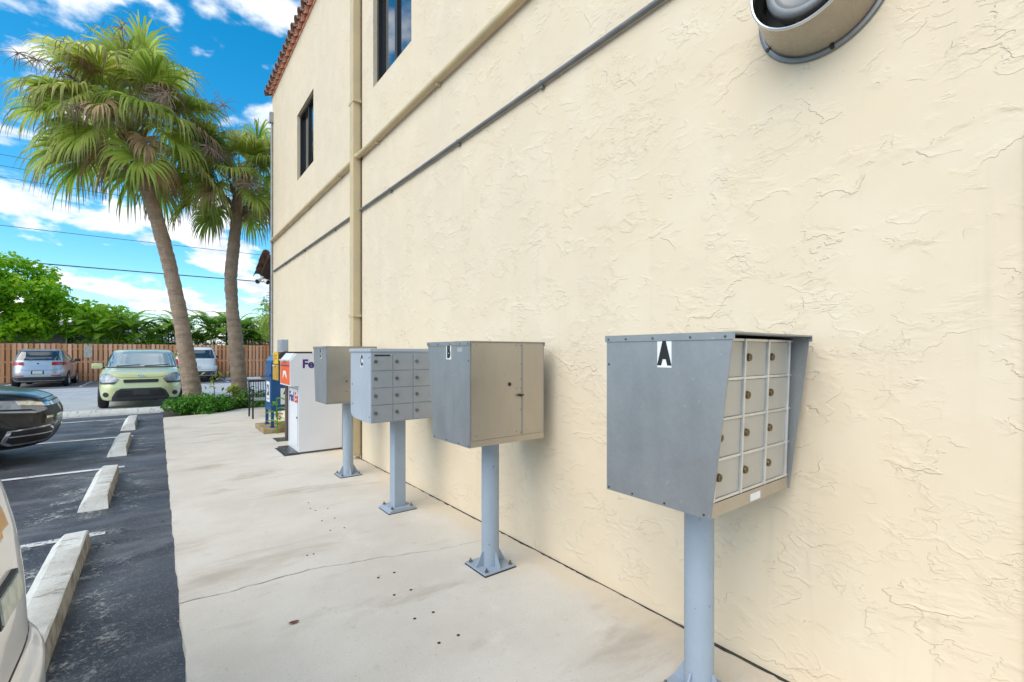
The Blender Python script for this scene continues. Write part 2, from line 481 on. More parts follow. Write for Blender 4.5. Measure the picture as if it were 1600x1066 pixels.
leaf_mat('palm_dead', (0.34, 0.22, 0.13), (0.55, 0.36, 0.19), None, 0.2, 3, 0.8, tip=(0.12, 0.08, 0.075))
leaf_mat('palm_flower', (0.36, 0.26, 0.21), (0.46, 0.34, 0.27), None, 0.1, 3, 0.9)
leaf_mat('tree_leaf', (0.14, 0.38, 0.014), (0.52, 0.78, 0.022), (0.68, 0.80, 0.07), 0.58, 0.6, 0.45)
leaf_mat('areca_leaf', (0.12, 0.31, 0.03), (0.40, 0.62, 0.06), (0.62, 0.66, 0.12), 0.55, 0.8, 0.4)
leaf_mat('dark_leaf', (0.05, 0.16, 0.02), (0.14, 0.33, 0.035), (0.18, 0.28, 0.04), 0.35, 1.0, 0.45)
leaf_mat('shrub_leaf', (0.035, 0.145, 0.012), (0.12, 0.34, 0.02), (0.25, 0.36, 0.04), 0.35, 2.5, 0.35)
leaf_mat('yellow_leaf', (0.28, 0.40, 0.06), (0.50, 0.48, 0.07), None, 0.4, 4, 0.5)
leaf_mat('bright_leaf', (0.13, 0.36, 0.02), (0.32, 0.52, 0.05), None, 0.4, 4, 0.4)
mat('twig', (0.14, 0.10, 0.07), 0.9)

# ------------------------------------------------------------------ helpers
def tag(o, label=None, cat=None, group=None, kind=None):
    if label: o['label'] = label
    if cat: o['category'] = cat
    if group: o['group'] = group
    if kind: o['kind'] = kind
    return o
def thing(name, label, cat, loc=(0, 0, 0), rz=0.0, group=None):
    o = bpy.data.objects.new(name, None)
    C.objects.link(o)
    o.location = loc
    o.rotation_euler = (0, 0, rz)
    o.empty_display_size = 0.2
    return tag(o, label, cat, group)
def obj(name, me, m=None, parent=None, loc=None, smooth=None):
    o = bpy.data.objects.new(name, me)
    C.objects.link(o)
    if m: 
        me.materials.clear(); me.materials.append(MATS[m])
    if parent: o.parent = parent
    if loc: o.location = loc
    if smooth is not None:
        me.shade_smooth()
        if smooth < 179: me.set_sharp_from_angle(angle=R(smooth))
    return o
class MB:
    def __init__(s): s.bm = bmesh.new()
    def box(s, x0, x1, y0, y1, z0, z1, bev=0.0, M=None):
        r = bmesh.ops.create_cube(s.bm, size=1)
        vs = r['verts']
        bmesh.ops.scale(s.bm, vec=(x1 - x0, y1 - y0, z1 - z0), verts=vs)
        bmesh.ops.translate(s.bm, vec=((x0 + x1) / 2, (y0 + y1) / 2, (z0 + z1) / 2), verts=vs)
        if bev:
            es = list({e for v in vs for e in v.link_edges})
            rr = bmesh.ops.bevel(s.bm, geom=es, offset=bev, segments=2, affect='EDGES', profile=0.6)
            vs = list({v for f in rr['faces'] for v in f.verts} | {v for v in vs if v.is_valid})
        if M is not None: bmesh.ops.transform(s.bm, matrix=M, verts=vs)
        return s
    def cyl(s, p, q, r, r2=None, seg=16, caps=True):
        p, q = Vector(p), Vector(q)
        d = q - p
        rr = bmesh.ops.create_cone(s.bm, cap_ends=caps, segments=seg, radius1=r, radius2=r if r2 is None else r2, depth=d.length)
        M = Matrix.Translation((p + q) / 2) @ d.to_track_quat('Z', 'Y').to_matrix().to_4x4()
        bmesh.ops.transform(s.bm, matrix=M, verts=rr['verts'])
        return s
    def lathe(s, prof, seg=32, M=None, close=False):
        rings = []
        for r, z in prof:
            rings.append([s.bm.verts.new((r * math.cos(2 * PI * i / seg), r * math.sin(2 * PI * i / seg), z)) for i in range(seg)])
        n = len(rings)
        for k in range(n if close else n - 1):
            a, b = rings[k], rings[(k + 1) % n]
            for i in range(seg):
                j = (i + 1) % seg
                s.bm.faces.new((a[i], a[j], b[j], b[i]))
        if M is not None:
            bmesh.ops.transform(s.bm, matrix=M, verts=[v for r in rings for v in r])
        return s
    def prism(s, poly, a0, a1, axis='x'):
        """extrude a polygon; axis x: poly in (y,z); y: (x,z); z: (x,y)"""
        def P(u, v, a):
            return {'x': (a, u, v), 'y': (u, a, v), 'z': (u, v, a)}[axis]
        A = [s.bm.verts.new(P(u, v, a0)) for u, v in poly]
        B = [s.bm.verts.new(P(u, v, a1)) for u, v in poly]
        s.bm.faces.new(A); s.bm.faces.new(B[::-1])
        n = len(poly)
        for i in range(n):
            j = (i + 1) % n
            s.bm.faces.new((A[i], B[i], B[j], A[j]))
        return s
    def tube(s, pts, radii, seg=10, caps=True):
        pts = [Vector(p) for p in pts]
        if isinstance(radii, (int, float)): radii = [radii] * len(pts)
        rings = []
        span = (pts[-1] - pts[0]).normalized()
        up = Vector((0, 1, 0)) if abs(span.z) > .7 else Vector((0, 0, 1))
        for i, p in enumerate(pts):
            d = (pts[min(i + 1, len(pts) - 1)] - pts[max(i - 1, 0)]).normalized()
            a = d.cross(up)
            if a.length < 0.05: a = d.cross(Vector((1, 0, 0)))
            a.normalize(); b = a.cross(d).normalized()
            rings.append([s.bm.verts.new(p + (a * math.cos(2 * PI * k / seg) + b * math.sin(2 * PI * k / seg)) * radii[i]) for k in range(seg)])
        for A, B in zip(rings, rings[1:]):
            for k in range(seg):
                j = (k + 1) % seg
                s.bm.faces.new((A[k], A[j], B[j], B[k]))
        if caps:
            s.bm.faces.new(rings[0][::-1]); s.bm.faces.new(rings[-1])
        return s
    def quad(s, *ps):
        s.bm.faces.new([s.bm.verts.new(p) for p in ps]); return s
    def mesh(s, name):
        bmesh.ops.recalc_face_normals(s.bm, faces=s.bm.faces)
        me = bpy.data.meshes.new(name)
        s.bm.to_mesh(me); s.bm.free()
        return me
    def build(s, name, m, parent=None, loc=None, smooth=None):
        return obj(name, s.mesh(name), m, parent, loc, smooth)
def np_mesh(name, V, F, attrs=None):
    """V (n,3), F (m,4) or (m,3) arrays"""
    me = bpy.data.meshes.new(name)
    k = F.shape[1]
    me.vertices.add(len(V)); me.vertices.foreach_set('co', V.astype(np.float32).ravel())
    me.loops.add(F.size); me.loops.foreach_set('vertex_index', F.astype(np.int32).ravel())
    me.polygons.add(len(F)); me.polygons.foreach_set('loop_start', np.arange(0, F.size, k, dtype=np.int32))
    me.update(calc_edges=True)
    for an, av in (attrs or {}).items():
        at = me.attributes.new(an, 'FLOAT', 'POINT')
        at.data.foreach_set('value', av.astype(np.float32))
    me.validate()
    return me
def frame(ex, ey, o):
    ex, ey = Vector(ex), Vector(ey)
    ez = ex.cross(ey)
    M = Matrix.Identity(4)
    for i, v in enumerate((ex, ey, ez)):
        for k in range(3): M[k][i] = v[k]
    for k in range(3): M[k][3] = o[k]
    return M
FACE_W = ((0, -1, 0), (0, 0, 1))     # a face looking towards -X (the car park)
FACE_S = ((1, 0, 0), (0, 0, 1))      # a face looking towards -Y (the camera)
def lettering(name, txt, size, m, parent, M, depth=0.0015, bold=0.0, sx=1.0, align='CENTER'):
    cu = bpy.data.curves.new(name, 'FONT')
    cu.body = txt; cu.size = size; cu.extrude = depth; cu.offset = bold
    cu.align_x = align; cu.align_y = 'CENTER'
    cu.resolution_u = 4
    tmp = bpy.data.objects.new('tmp_text', cu)
    C.objects.link(tmp)
    dg = bpy.context.evaluated_depsgraph_get()
    me = bpy.data.meshes.new_from_object(tmp.evaluated_get(dg))
    bpy.data.objects.remove(tmp)
    me.transform(M @ Matrix.Diagonal((sx, 1, 1, 1)))
    me.name = name
    return obj(name, me, m, parent)

# ------------------------------------------------------------------ ground
ZA = -0.06                     # asphalt level; the walk is 6 cm higher
WALL = 2.24
b_ = MB(); b_.quad((-150, -60, ZA), (150, -60, ZA), (150, 240, ZA), (-150, 240, ZA))
tag(b_.build('asphalt_ground', 'asphalt'), kind='structure')
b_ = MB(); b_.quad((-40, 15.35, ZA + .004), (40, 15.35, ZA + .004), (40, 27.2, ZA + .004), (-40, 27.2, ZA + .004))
tag(b_.build('drive_lane', 'faded_sky_bright_asphalt'), kind='structure')  # lane brightness from the sky is painted into this faded asphalt
b_ = MB(); b_.quad((-40, 27.2, ZA + .004), (40, 27.2, ZA + .004), (40, 33.4, ZA + .004), (-40, 33.4, ZA + .004))
tag(b_.build('fence_parking_bays', 'mid_asphalt'), kind='structure')
b_ = MB(); b_.quad((-120, 33.4, ZA + .006), (120, 33.4, ZA + .006), (120, 180, ZA + .006), (-120, 180, ZA + .006))
tag(b_.build('lawn', 'lawn_grass'), kind='structure')

# painted lines
def paint(x0, x1, y0, y1, z=ZA + .008):
    mb = MB(); n = max(1, int(max(x1 - x0, y1 - y0) / .25))
    mb.quad((x0, y0, z), (x1, y0, z), (x1, y1, z), (x0, y1, z))
    tag(mb.build('painted_line', 'line_paint'), kind='structure')
for yl in (-0.55, 2.33, 5.22, 8.08, 10.95, 13.85):
    paint(-5.6, -0.35, yl - .05, yl + .05)
paint(-5.5, 0.05, 14.72, 14.82)
for xl in (-8.4, -5.55, -2.75, 0.1, 2.95):
    paint(xl - .05, xl + .05, 28.2, 32.9)

# the walk: two slabs that part along a wandering crack
sw = MB(); sw.box(0.112, WALL + .3, -6, 14.25, ZA - .3, -0.05)
walk = tag(sw.build('sidewalk', 'gap_dirt'), kind='structure')
xs = np.linspace(0.105, WALL - 0.004, 46)
rw = np.cumsum(rng.normal(0, 0.012, len(xs))); rw -= np.linspace(rw[0], rw[-1], len(xs))
yc = np.interp(xs, [0.1, 0.55, 1.13, 1.6, 2.24], [3.34, 3.30, 3.26, 3.14, 2.98]) + rw
gap = np.interp(xs, [0.1, 1.0, 1.5, 2.24], [.006, .006, .0035, .0012]) * rng.uniform(.4, 1.5, len(xs))
wallx = lambda y: WALL - 0.010 - 0.008 * (math.sin(y * 5.1) * math.sin(y * 13.7 + 1) + .5 * math.sin(y * 31))
edgex = lambda y: 0.105 + 0.004 * math.sin(y * 7.3) + .003 * math.sin(y * 23)
def slab(ylist_lo, ylist_hi, end):
    poly = []
    if end == 'near':
        ys = np.arange(-6, 3.30, .08)
        poly += [(edgex(y), y) for y in ys]
        poly += [(x, y - g) for x, y, g in zip(xs, yc, gap)]
        poly += [(wallx(y), y) for y in ys[::-1] if y < yc[-1] - .05]
    else:
        poly += [(x, y + g) for x, y, g in zip(xs, yc, gap)][::-1]
        poly += [(edgex(y), y) for y in np.arange(3.42, 13.05, .08)]
        poly += [(0.12, 13.12), (0.6, 13.2), (1.35, 13.45), (1.6, 13.9), (2.6, 14.2), (6, 14.2), (6, 12.66), (wallx(12.6), 12.66)]
        poly += [(wallx(y), y) for y in np.arange(12.5, yc[-1] + .05, -.08)]
    vs, es, fs, *_ = delaunay_2d_cdt([Vector(p) for p in poly], [], [list(range(len(poly)))], 1, 1e-5)
    bm = bmesh.new()
    top = [bm.verts.new((v.x, v.y, 0)) for v in vs]
    for f in fs:
        try: bm.faces.new([top[i] for i in f])
        except ValueError: pass
    bmesh.ops.recalc_face_normals(bm, faces=bm.faces)
    if sum(f.normal.z for f in bm.faces) < 0: bmesh.ops.reverse_faces(bm, faces=bm.faces)
    ext = bmesh.ops.extrude_edge_only(bm, edges=[e for e in bm.edges if e.is_boundary])
    for v in ext['geom']:
        if isinstance(v, bmesh.types.BMVert): v.co.z = ZA - .05
    me = bpy.data.meshes.new('slab'); bm.to_mesh(me); bm.free()
    return obj('slab', me, 'concrete', walk)
s_near = slab(None, None, 'near'); s_far = slab(None, None, 'far')
jm = MB()
ry = random.Random(4)
yy_ = -5.9; prev = None
while yy_ < 12.55:
    wdt_ = max(.0015, .0075 + .007 * math.sin(yy_ * 2.3) * math.sin(yy_ * 7.1 + .6) + ry.gauss(0, .003) + (.012 if ry.random() < .05 else 0))
    cur = (WALL - .001, WALL - .003 - wdt_, yy_)
    if prev:
        jm.quad((prev[0], prev[2], .0035), (prev[1], prev[2], .0012), (cur[1], cur[2], .0012), (cur[0], cur[2], .0035))
    prev = cur
    yy_ += ry.uniform(.02, .06)
bmesh.ops.remove_doubles(jm.bm, verts=jm.bm.verts, dist=1e-5)
jm.build('joint_dirt', 'gap_dirt', walk)
def px2g(u, v, z=0.0):
    d = (CAM_H - z) * FPX / (v - 551)
    a = math.atan(554 / FPX)
    xc = (u - 800) / FPX * d
    return (d * math.sin(a) + xc * math.cos(a), d * math.cos(a) - xc * math.sin(a))
hole_me = MB().cyl((0, 0, 0), (0, 0, .0025), .0085, seg=10).mesh('bolt_hole')
# anchor holes left by mailboxes that used to stand on the walk
for (u, v) in ((616, 895), (591, 903), (642, 922), (616, 930), (677, 957), (648, 967), (716, 993), (686, 1005),
               (482, 786), (485, 795), (493, 798), (512, 795), (523, 810), (503, 814), (538, 825), (516, 829), (480, 868), (490, 866)):
    x, y = px2g(u, v)
    o = obj('bolt_hole', hole_me, 'gap_dirt', s_near if y < np.interp(x, xs, yc) else s_far, (x, y, 0))
    o.scale = (1, 1, 1) if v > 880 else (.8, .8, 1)

def fallen_leaf(u, v, L, m, label, z=0.0, rz=0.4):
    x, y = px2g(u, v, z)
    mb = MB()
    n = 8
    top = []
    for i in range(n + 1):
        t = i / n
        wd = L * .30 * math.sin(PI * t) ** .8
        zz_ = .004 + .010 * abs(t - .5)
        top.append(((t - .5) * L, wd, zz_ + .006 * (wd / L)))
    for i in range(n):
        a, c = top[i], top[i + 1]
        mb.quad((a[0], a[1], a[2]), (c[0], c[1], c[2]), (c[0], 0, c[2] - .004 + .001), (a[0], 0, a[2] - .004 + .001))
        mb.quad((a[0], 0, a[2] - .003), (c[0], 0, c[2] - .003), (c[0], -c[1], c[2]), (a[0], -a[1], a[2]))
    bmesh.ops.remove_doubles(mb.bm, verts=mb.bm.verts, dist=1e-5)
    o = mb.build('fallen_leaf', m, loc=(x, y, z + .0005))
    o.rotation_euler = (0, 0, rz)
    tag(o, label, 'leaf')
fallen_leaf(459, 974, .052, 'leaf_litter', 'oval dark red leaf lying alone on the sidewalk', 0, -.1)
fallen_leaf(281, 972, .035, 'leaf_litter_tan', 'curled tan leaf on the asphalt beside the sidewalk edge', ZA, .8)
fallen_leaf(881, 880, .05, 'leaf_litter', 'brown leaf caught at the foot of the stucco wall', 0, 1.2)
fallen_leaf(553, 709, .09, 'leaf_litter', 'rust brown leaf curled by the foot of the downspout', 0, .3)

# ------------------------------------------------------------------ the building
ROOF = 7.72
bld = thing('commercial_building', 'two storey cream stucco building with red barrel tile eave', 'building', (WALL, 0, 0))
def wall_mesh():
    Y = [-6, 4.77, 5.92, 8.84, 10.07, 12.6]
    Z = [ZA - .1, 4.93, 6.25, ROOF]
    mb = MB()
    T = .14
    for i in range(5):
        for k in range(3):
            y0, y1, z0, z1 = Y[i], Y[i + 1], Z[k], Z[k + 1]
            if k == 1 and i in (1, 3):
                mb.quad((0, y0, z0), (0, y0, z1), (T, y0, z1), (T, y0, z0))
                mb.quad((0, y1, z0), (T, y1, z0), (T, y1, z1), (0, y1, z1))
                mb.quad((0, y0, z0), (T, y0, z0), (T, y1, z0), (0, y1, z0))
                mb.quad((0, y0, z1), (0, y1, z1), (T, y1, z1), (T, y0, z1))
                continue
            mb.quad((0, y0, z0), (0, y0, z1), (0, y1, z1), (0, y1, z0))
    D = 11.0
    mb.quad((0, 12.6, Z[0]), (0, 12.6, ROOF), (D, 12.6, ROOF), (D, 12.6, Z[0]))
    mb.quad((0, -6, Z[0]), (D, -6, Z[0]), (D, -6, ROOF), (0, -6, ROOF))
    mb.quad((D, -6, Z[0]), (D, 12.6, Z[0]), (D, 12.6, ROOF), (D, -6, ROOF))
    mb.quad((0, -6, ROOF), (D, -6, ROOF), (D, 12.6, ROOF), (0, 12.6, ROOF))
    bmesh.ops.remove_doubles(mb.bm, verts=mb.bm.verts, dist=1e-5)
    return mb
wall_mesh().build('wall', 'stucco', bld)
def window(y0, y1, z0=4.93, z1=6.25):
    f = MB()
    t, x0, x1 = .055, .055, .13
    f.box(x0, x1, y0, y0 + t, z0, z1).box(x0, x1, y1 - t, y1, z0, z1)
    f.box(x0, x1, y0 + t, y1 - t, z0, z0 + t).box(x0, x1, y0 + t, y1 - t, z1 - t, z1)
    ym = (y0 + y1) / 2
    f.box(x0 + .012, x1, ym - .035, ym + .035, z0 + t, z1 - t)
    fo = f.build('window', 'window_frame', bld)
    for a, c, dx in ((y0 + t, ym - .035, .095), (ym + .035, y1 - t, .105)):
        MB().box(dx, dx + .012, a, c, z0 + t, z1 - t).build('pane', 'window_glass', fo)
window(4.77, 5.92); window(8.84, 10.07)
# lamp shade behind the near pane is hidden by reflections; blind strip inside the frame
# eave: barrel tiles on a thin deck
roof = MB().prism([(-.02, ROOF + .004), (.9, ROOF + .004), (.9, ROOF + .40), (-.02, ROOF + .05)], -6, 12.66, 'y').build('roof', 'roof_tile', bld)
def barrel(L, r, seg=6, th=.016):
    bm = bmesh.new()
    rows = []
    for x, k in ((0, 1.0), (L, .82)):
        o_ = [bm.verts.new((x, r * k * math.cos(PI * i / seg), r * k * math.sin(PI * i / seg))) for i in range(seg + 1)]
        i_ = [bm.verts.new((x, (r - th) * k * math.cos(PI * i / seg), (r - th) * k * math.sin(PI * i / seg))) for i in range(seg + 1)]
        rows.append((o_, i_))
    (o0, i0), (o1, i1) = rows
    for i in range(seg):
        bm.faces.new((o0[i], o0[i + 1], o1[i + 1], o1[i]))
        bm.faces.new((i0[i], i1[i], i1[i + 1], i0[i + 1]))
        bm.faces.new((o0[i], i0[i], i0[i + 1], o0[i + 1]))
        bm.faces.new((o1[i], o1[i + 1], i1[i + 1], i1[i]))
    for k in (0, seg):
        bm.faces.new((o0[k], o1[k], i1[k], i0[k]))
    bmesh.ops.recalc_face_normals(bm, faces=bm.faces)
    me = bpy.data.meshes.new('tile'); bm.to_mesh(me); bm.free()
    me.shade_smooth(); me.set_sharp_from_angle(angle=R(40))
    return me
tile_me = barrel(.46, .105); pan_me = barrel(.46, .085)
SL = R(20)
y = 12.62; k = 0
while y > 2.0:
    for c in range(2):
        o = obj('tile', tile_me, 'roof_tile', roof)
        o.location = (-.145 + c * .36 + random.uniform(-.008, .008), y, ROOF + .045 + c * .36 * math.tan(SL))
        o.rotation_euler = (random.uniform(-.03, .03), -SL + random.uniform(-.03, .03), random.uniform(-.02, .02))
    o = obj('pan_tile', pan_me, 'roof_tile', roof)
    o.location = (-.11, y - .13, ROOF + .095)
    o.rotation_euler = (PI, -SL, 0)
    y -= .26
# rear pent roof past the far corner
pent = MB().prism([(12.60, 3.86), (13.75, 3.46), (13.75, 3.40), (12.60, 3.78)], -.10, 4.2, 'x').build('pent_roof', 'brown_wood', bld)
k = 0
while k < 16:
    for c in range(3):
        o = obj('tile', tile_me, 'dark_tile', pent)
        o.location = (-.14 + k * .26, 13.82 - c * .40, 3.47 + c * .40 * .348)
        o.rotation_euler = (0, R(-19.5), -PI / 2)
    k += 1
MB().box(.10, .20, 13.5, 13.6, 0, 3.50).build('post', 'brown_wood', bld)
trim = MB(); trim.box(-.02, .05, .06, .178, ZA, 2.2).build('door_trim', 'door_trim', bld)
MB().box(-.006, .04, 6.33, 6.352, 0.0, ROOF).build('control_joint', 'gap_dirt', bld)

# flood light under the pent roof
fl = thing('security_light', 'white twin head security light below the rear tiled eave', 'light', (WALL - .12, 13.3, 3.42))
MB().cyl((0, 0, 0), (0, 0, -.07), .05, seg=12).build('mount', 'label_white', fl)
for s in (-1, 1):
    h = MB().cyl((s * .05, -.02, -.10), (s * .12, -.12, -.16), .045, .065, seg=12).build('lamp_head', 'label_white', fl, smooth=40)
    MB().cyl((s * .121, -.1215, -.1609), (s * .124, -.126, -.163), .052, seg=12).build('lens', 'black_plastic', h)

# pipes on the wall
def wall_pipe(name, z, r, m, y0, y1, label, straps, off):
    t = thing(name, label, 'pipe', (WALL - off, y0, z))
    MB().cyl((0, 0, 0), (0, y1 - y0, 0), r, seg=14).build('pipe', m, t, smooth=40)
    for ys in straps:
        s = MB()
        s.cyl((0, ys - y0 - .012, 0), (0, ys - y0 + .012, 0), r + .003, seg=14)
        s.box(-.003, off - .001, ys - y0 - .015, ys - y0 + .015, -r - .018, -r)
        s.build('strap', m, t)
    return t
tp = wall_pipe('drain_pipe', 4.17, .034, 'pipe_paint', 1.0, 6.30, 'thick cream painted pipe running level above the grey conduit, ending at the downspout', (2.2, 4.1, 5.7), .048)
MB().tube([(0, 5.28, 0), (0, 5.34, 0), (-.02, 5.40, 0), (-.05, 5.41, 0)], .040, 14).build('elbow', 'pipe_paint', tp, smooth=60)
wall_pipe('drain_pipe', 4.17, .034, 'pipe_paint', 6.56, 12.5, 'cream painted pipe under the far window, beyond the downspout', (7.2, 9, 11), .05)
wall_pipe('wall_conduit', 3.425, .0175, 'conduit_grey', 1.0, 6.33, 'dark grey conduit crossing the wall under the thick cream pipe', (2.55, 3.72, 5.3), .026)
wall_pipe('wall_conduit', 3.42, .0175, 'conduit_grey', 6.56, 12.4, 'dark grey conduit on the wall beyond the downspout', (7.5, 9.4, 11), .026)
ds = thing('downspout', 'square cream painted downspout running down the wall beside the dark joint', 'downspout', (WALL, 6.44, 0))
MB().box(-.112, -.006, -.07, .07, .05, 7.6, .008).build('pipe', 'pipe_paint', ds)
for z in (1.98, 4.93, 7.0):
    MB().box(-.118, -.001, -.10, .10, z - .02, z + .02).build('strap', 'pipe_paint', ds)
cd = thing('corner_conduit', 'thin grey conduit with junction box at the far building corner', 'conduit', (WALL - .03, 12.52, 0))
MB().cyl((0, 0, .02), (0, 0, 7.05), .025, seg=12).build('pipe', 'grey_pipe', cd, smooth=40)
MB().box(-.05, .028, -.06, .06, 7.05, 7.30, .006).build('junction_box', 'grey_pipe', cd)
mb_ = thing('meter_box', 'small pale blue grey utility box on wall behind the newspaper boxes', 'utility box', (WALL, 11.1, 1.5))
MB().box(-.13, -.001, -.22, .22, 0, .25, .008).build('case', 'post_paint', mb_)
MB().box(-.138, -.130, -.18, .18, .03, .22, .004).build('cover', 'grey_pipe', mb_)

# exhaust fan housing
ex = thing('exhaust_fan', 'round spun aluminium exhaust fan housing high on the stucco wall', 'exhaust fan', (WALL, .765, 2.98))
Mx = Matrix.Rotation(-PI / 2, 4, 'Y')       # lathe axis to -X
def lx(prof, name, m, seg=64, sm=35, parent=ex):
    return MB().lathe(prof, seg, Mx).build(name, m, parent, smooth=sm)
lx([(.20, .002), (.255, .002), (.258, .006), (.255, .014), (.246, .017), (.236, .015)], 'flange', 'fan_grey')
dr = lx([(.240, .014), (.236, .03), (.222, .10), (.205, .17), (.200, .198), (.1985, .204), (.194, .204), (.192, .198), (.196, .165), (.21, .09), (.22, .02)], 'housing', 'spun_aluminium')
lx([(.1995, .196), (.203, .200), (.203, .207), (.198, .210), (.193, .207)], 'rim', 'bright_aluminium')
lx([(.001, .05), (.205, .05)], 'backing', 'black_plastic')
cap = lx([(.150, .12), (.152, .165), (.150, .178), (.143, .186), (.130, .190), (.118, .188), (.108, .178), (.098, .170), (.05, .166), (.001, .165)], 'motor_cover', 'fan_grey')
for a in (-100, -155, -30, 35, 100, 160):
    p = Matrix.Rotation(R(a), 4, 'X')
    q0 = p @ Vector((-.02, .247, 0)); q1 = p @ Vector((-.012, .247, 0))
    MB().cyl(q0, q1, .009, seg=8).build('bolt', 'black_plastic', ex)
for a in (-75, 15, 105, 195):
    p = Matrix.Rotation(R(a), 4, 'X')
    MB().cyl(p @ Vector((-.14, .145, 0)), p @ Vector((-.14, .20, 0)), .008, seg=8).build('bracket', 'fan_grey', ex)

# ------------------------------------------------------------------ mailboxes
def base_and_post(t, square=False, top=.90, r=.0605):
    if not square:
        MB().cyl((0, 0, .014), (0, 0, top), r, seg=32).build('post', 'post_paint', t, smooth=40)
        bp = MB().box(-.125, .125, -.125, .125, .006, .018, .003).build('base_plate', 'post_paint', t)
        MB().box(-.128, .128, -.128, .128, .0005, .0055).build('gasket', 'black_plastic', bp)
        for a in range(4):
            g = MB(); g.prism([(.058, .018), (.118, .018), (.118, .026), (.066, .115), (.058, .115)], -.004, .004, 'y')
            bmesh.ops.rotate(g.bm, verts=g.bm.verts, cent=(0, 0, 0), matrix=Matrix.Rotation(a * PI / 2, 3, 'Z'))
            g.build('gusset', 'post_paint', t)
        k = .098
    else:
        MB().box(-.056, .056, -.056, .056, .03, top, .006).build('post', 'post_paint', t)
        bp = MB()
        bp.prism([(-.135, .012), (-.10, .034), (.10, .034), (.135, .012), (.135, .006), (-.135, .006)], -.12, .12, 'y')
        bp = bp.build('base_plate', 'post_paint', t)
        MB().box(-.138, .138, -.122, .122, .0005, .0055).build('gasket', 'black_plastic', bp)
        k = .095
    for sx in (-1, 1):
        for sy in (-1, 1):
            z = .018 if not square else .034
            q = MB().cyl((sx * k, sy * k, z - .012), (sx * k, sy * k, z + .026), .006, seg=8)
            q.cyl((sx * k, sy * k, z + .001), (sx * k, sy * k, z + .012), .0125, seg=6)
            q.build('bolt', 'bolt', t)
def sticker(t, ch, x, y, z, side):
    """side -1: on the face looking to local -x, +1: looking to local +x"""
    ey = (0, 0, 1)
    exv = (0, -1, 0) if side < 0 else (0, 1, 0)
    s = MB().box(min(x, x + side * .0012), max(x, x + side * .0012), y - .031, y + .031, z - .05, z + .05).build('number_plate', 'label_white', t)
    lettering('letter', ch, .118, 'label_black', s, frame(exv, ey, (x + side * .0018, y, z + .002)), .0006, .0085, .60)
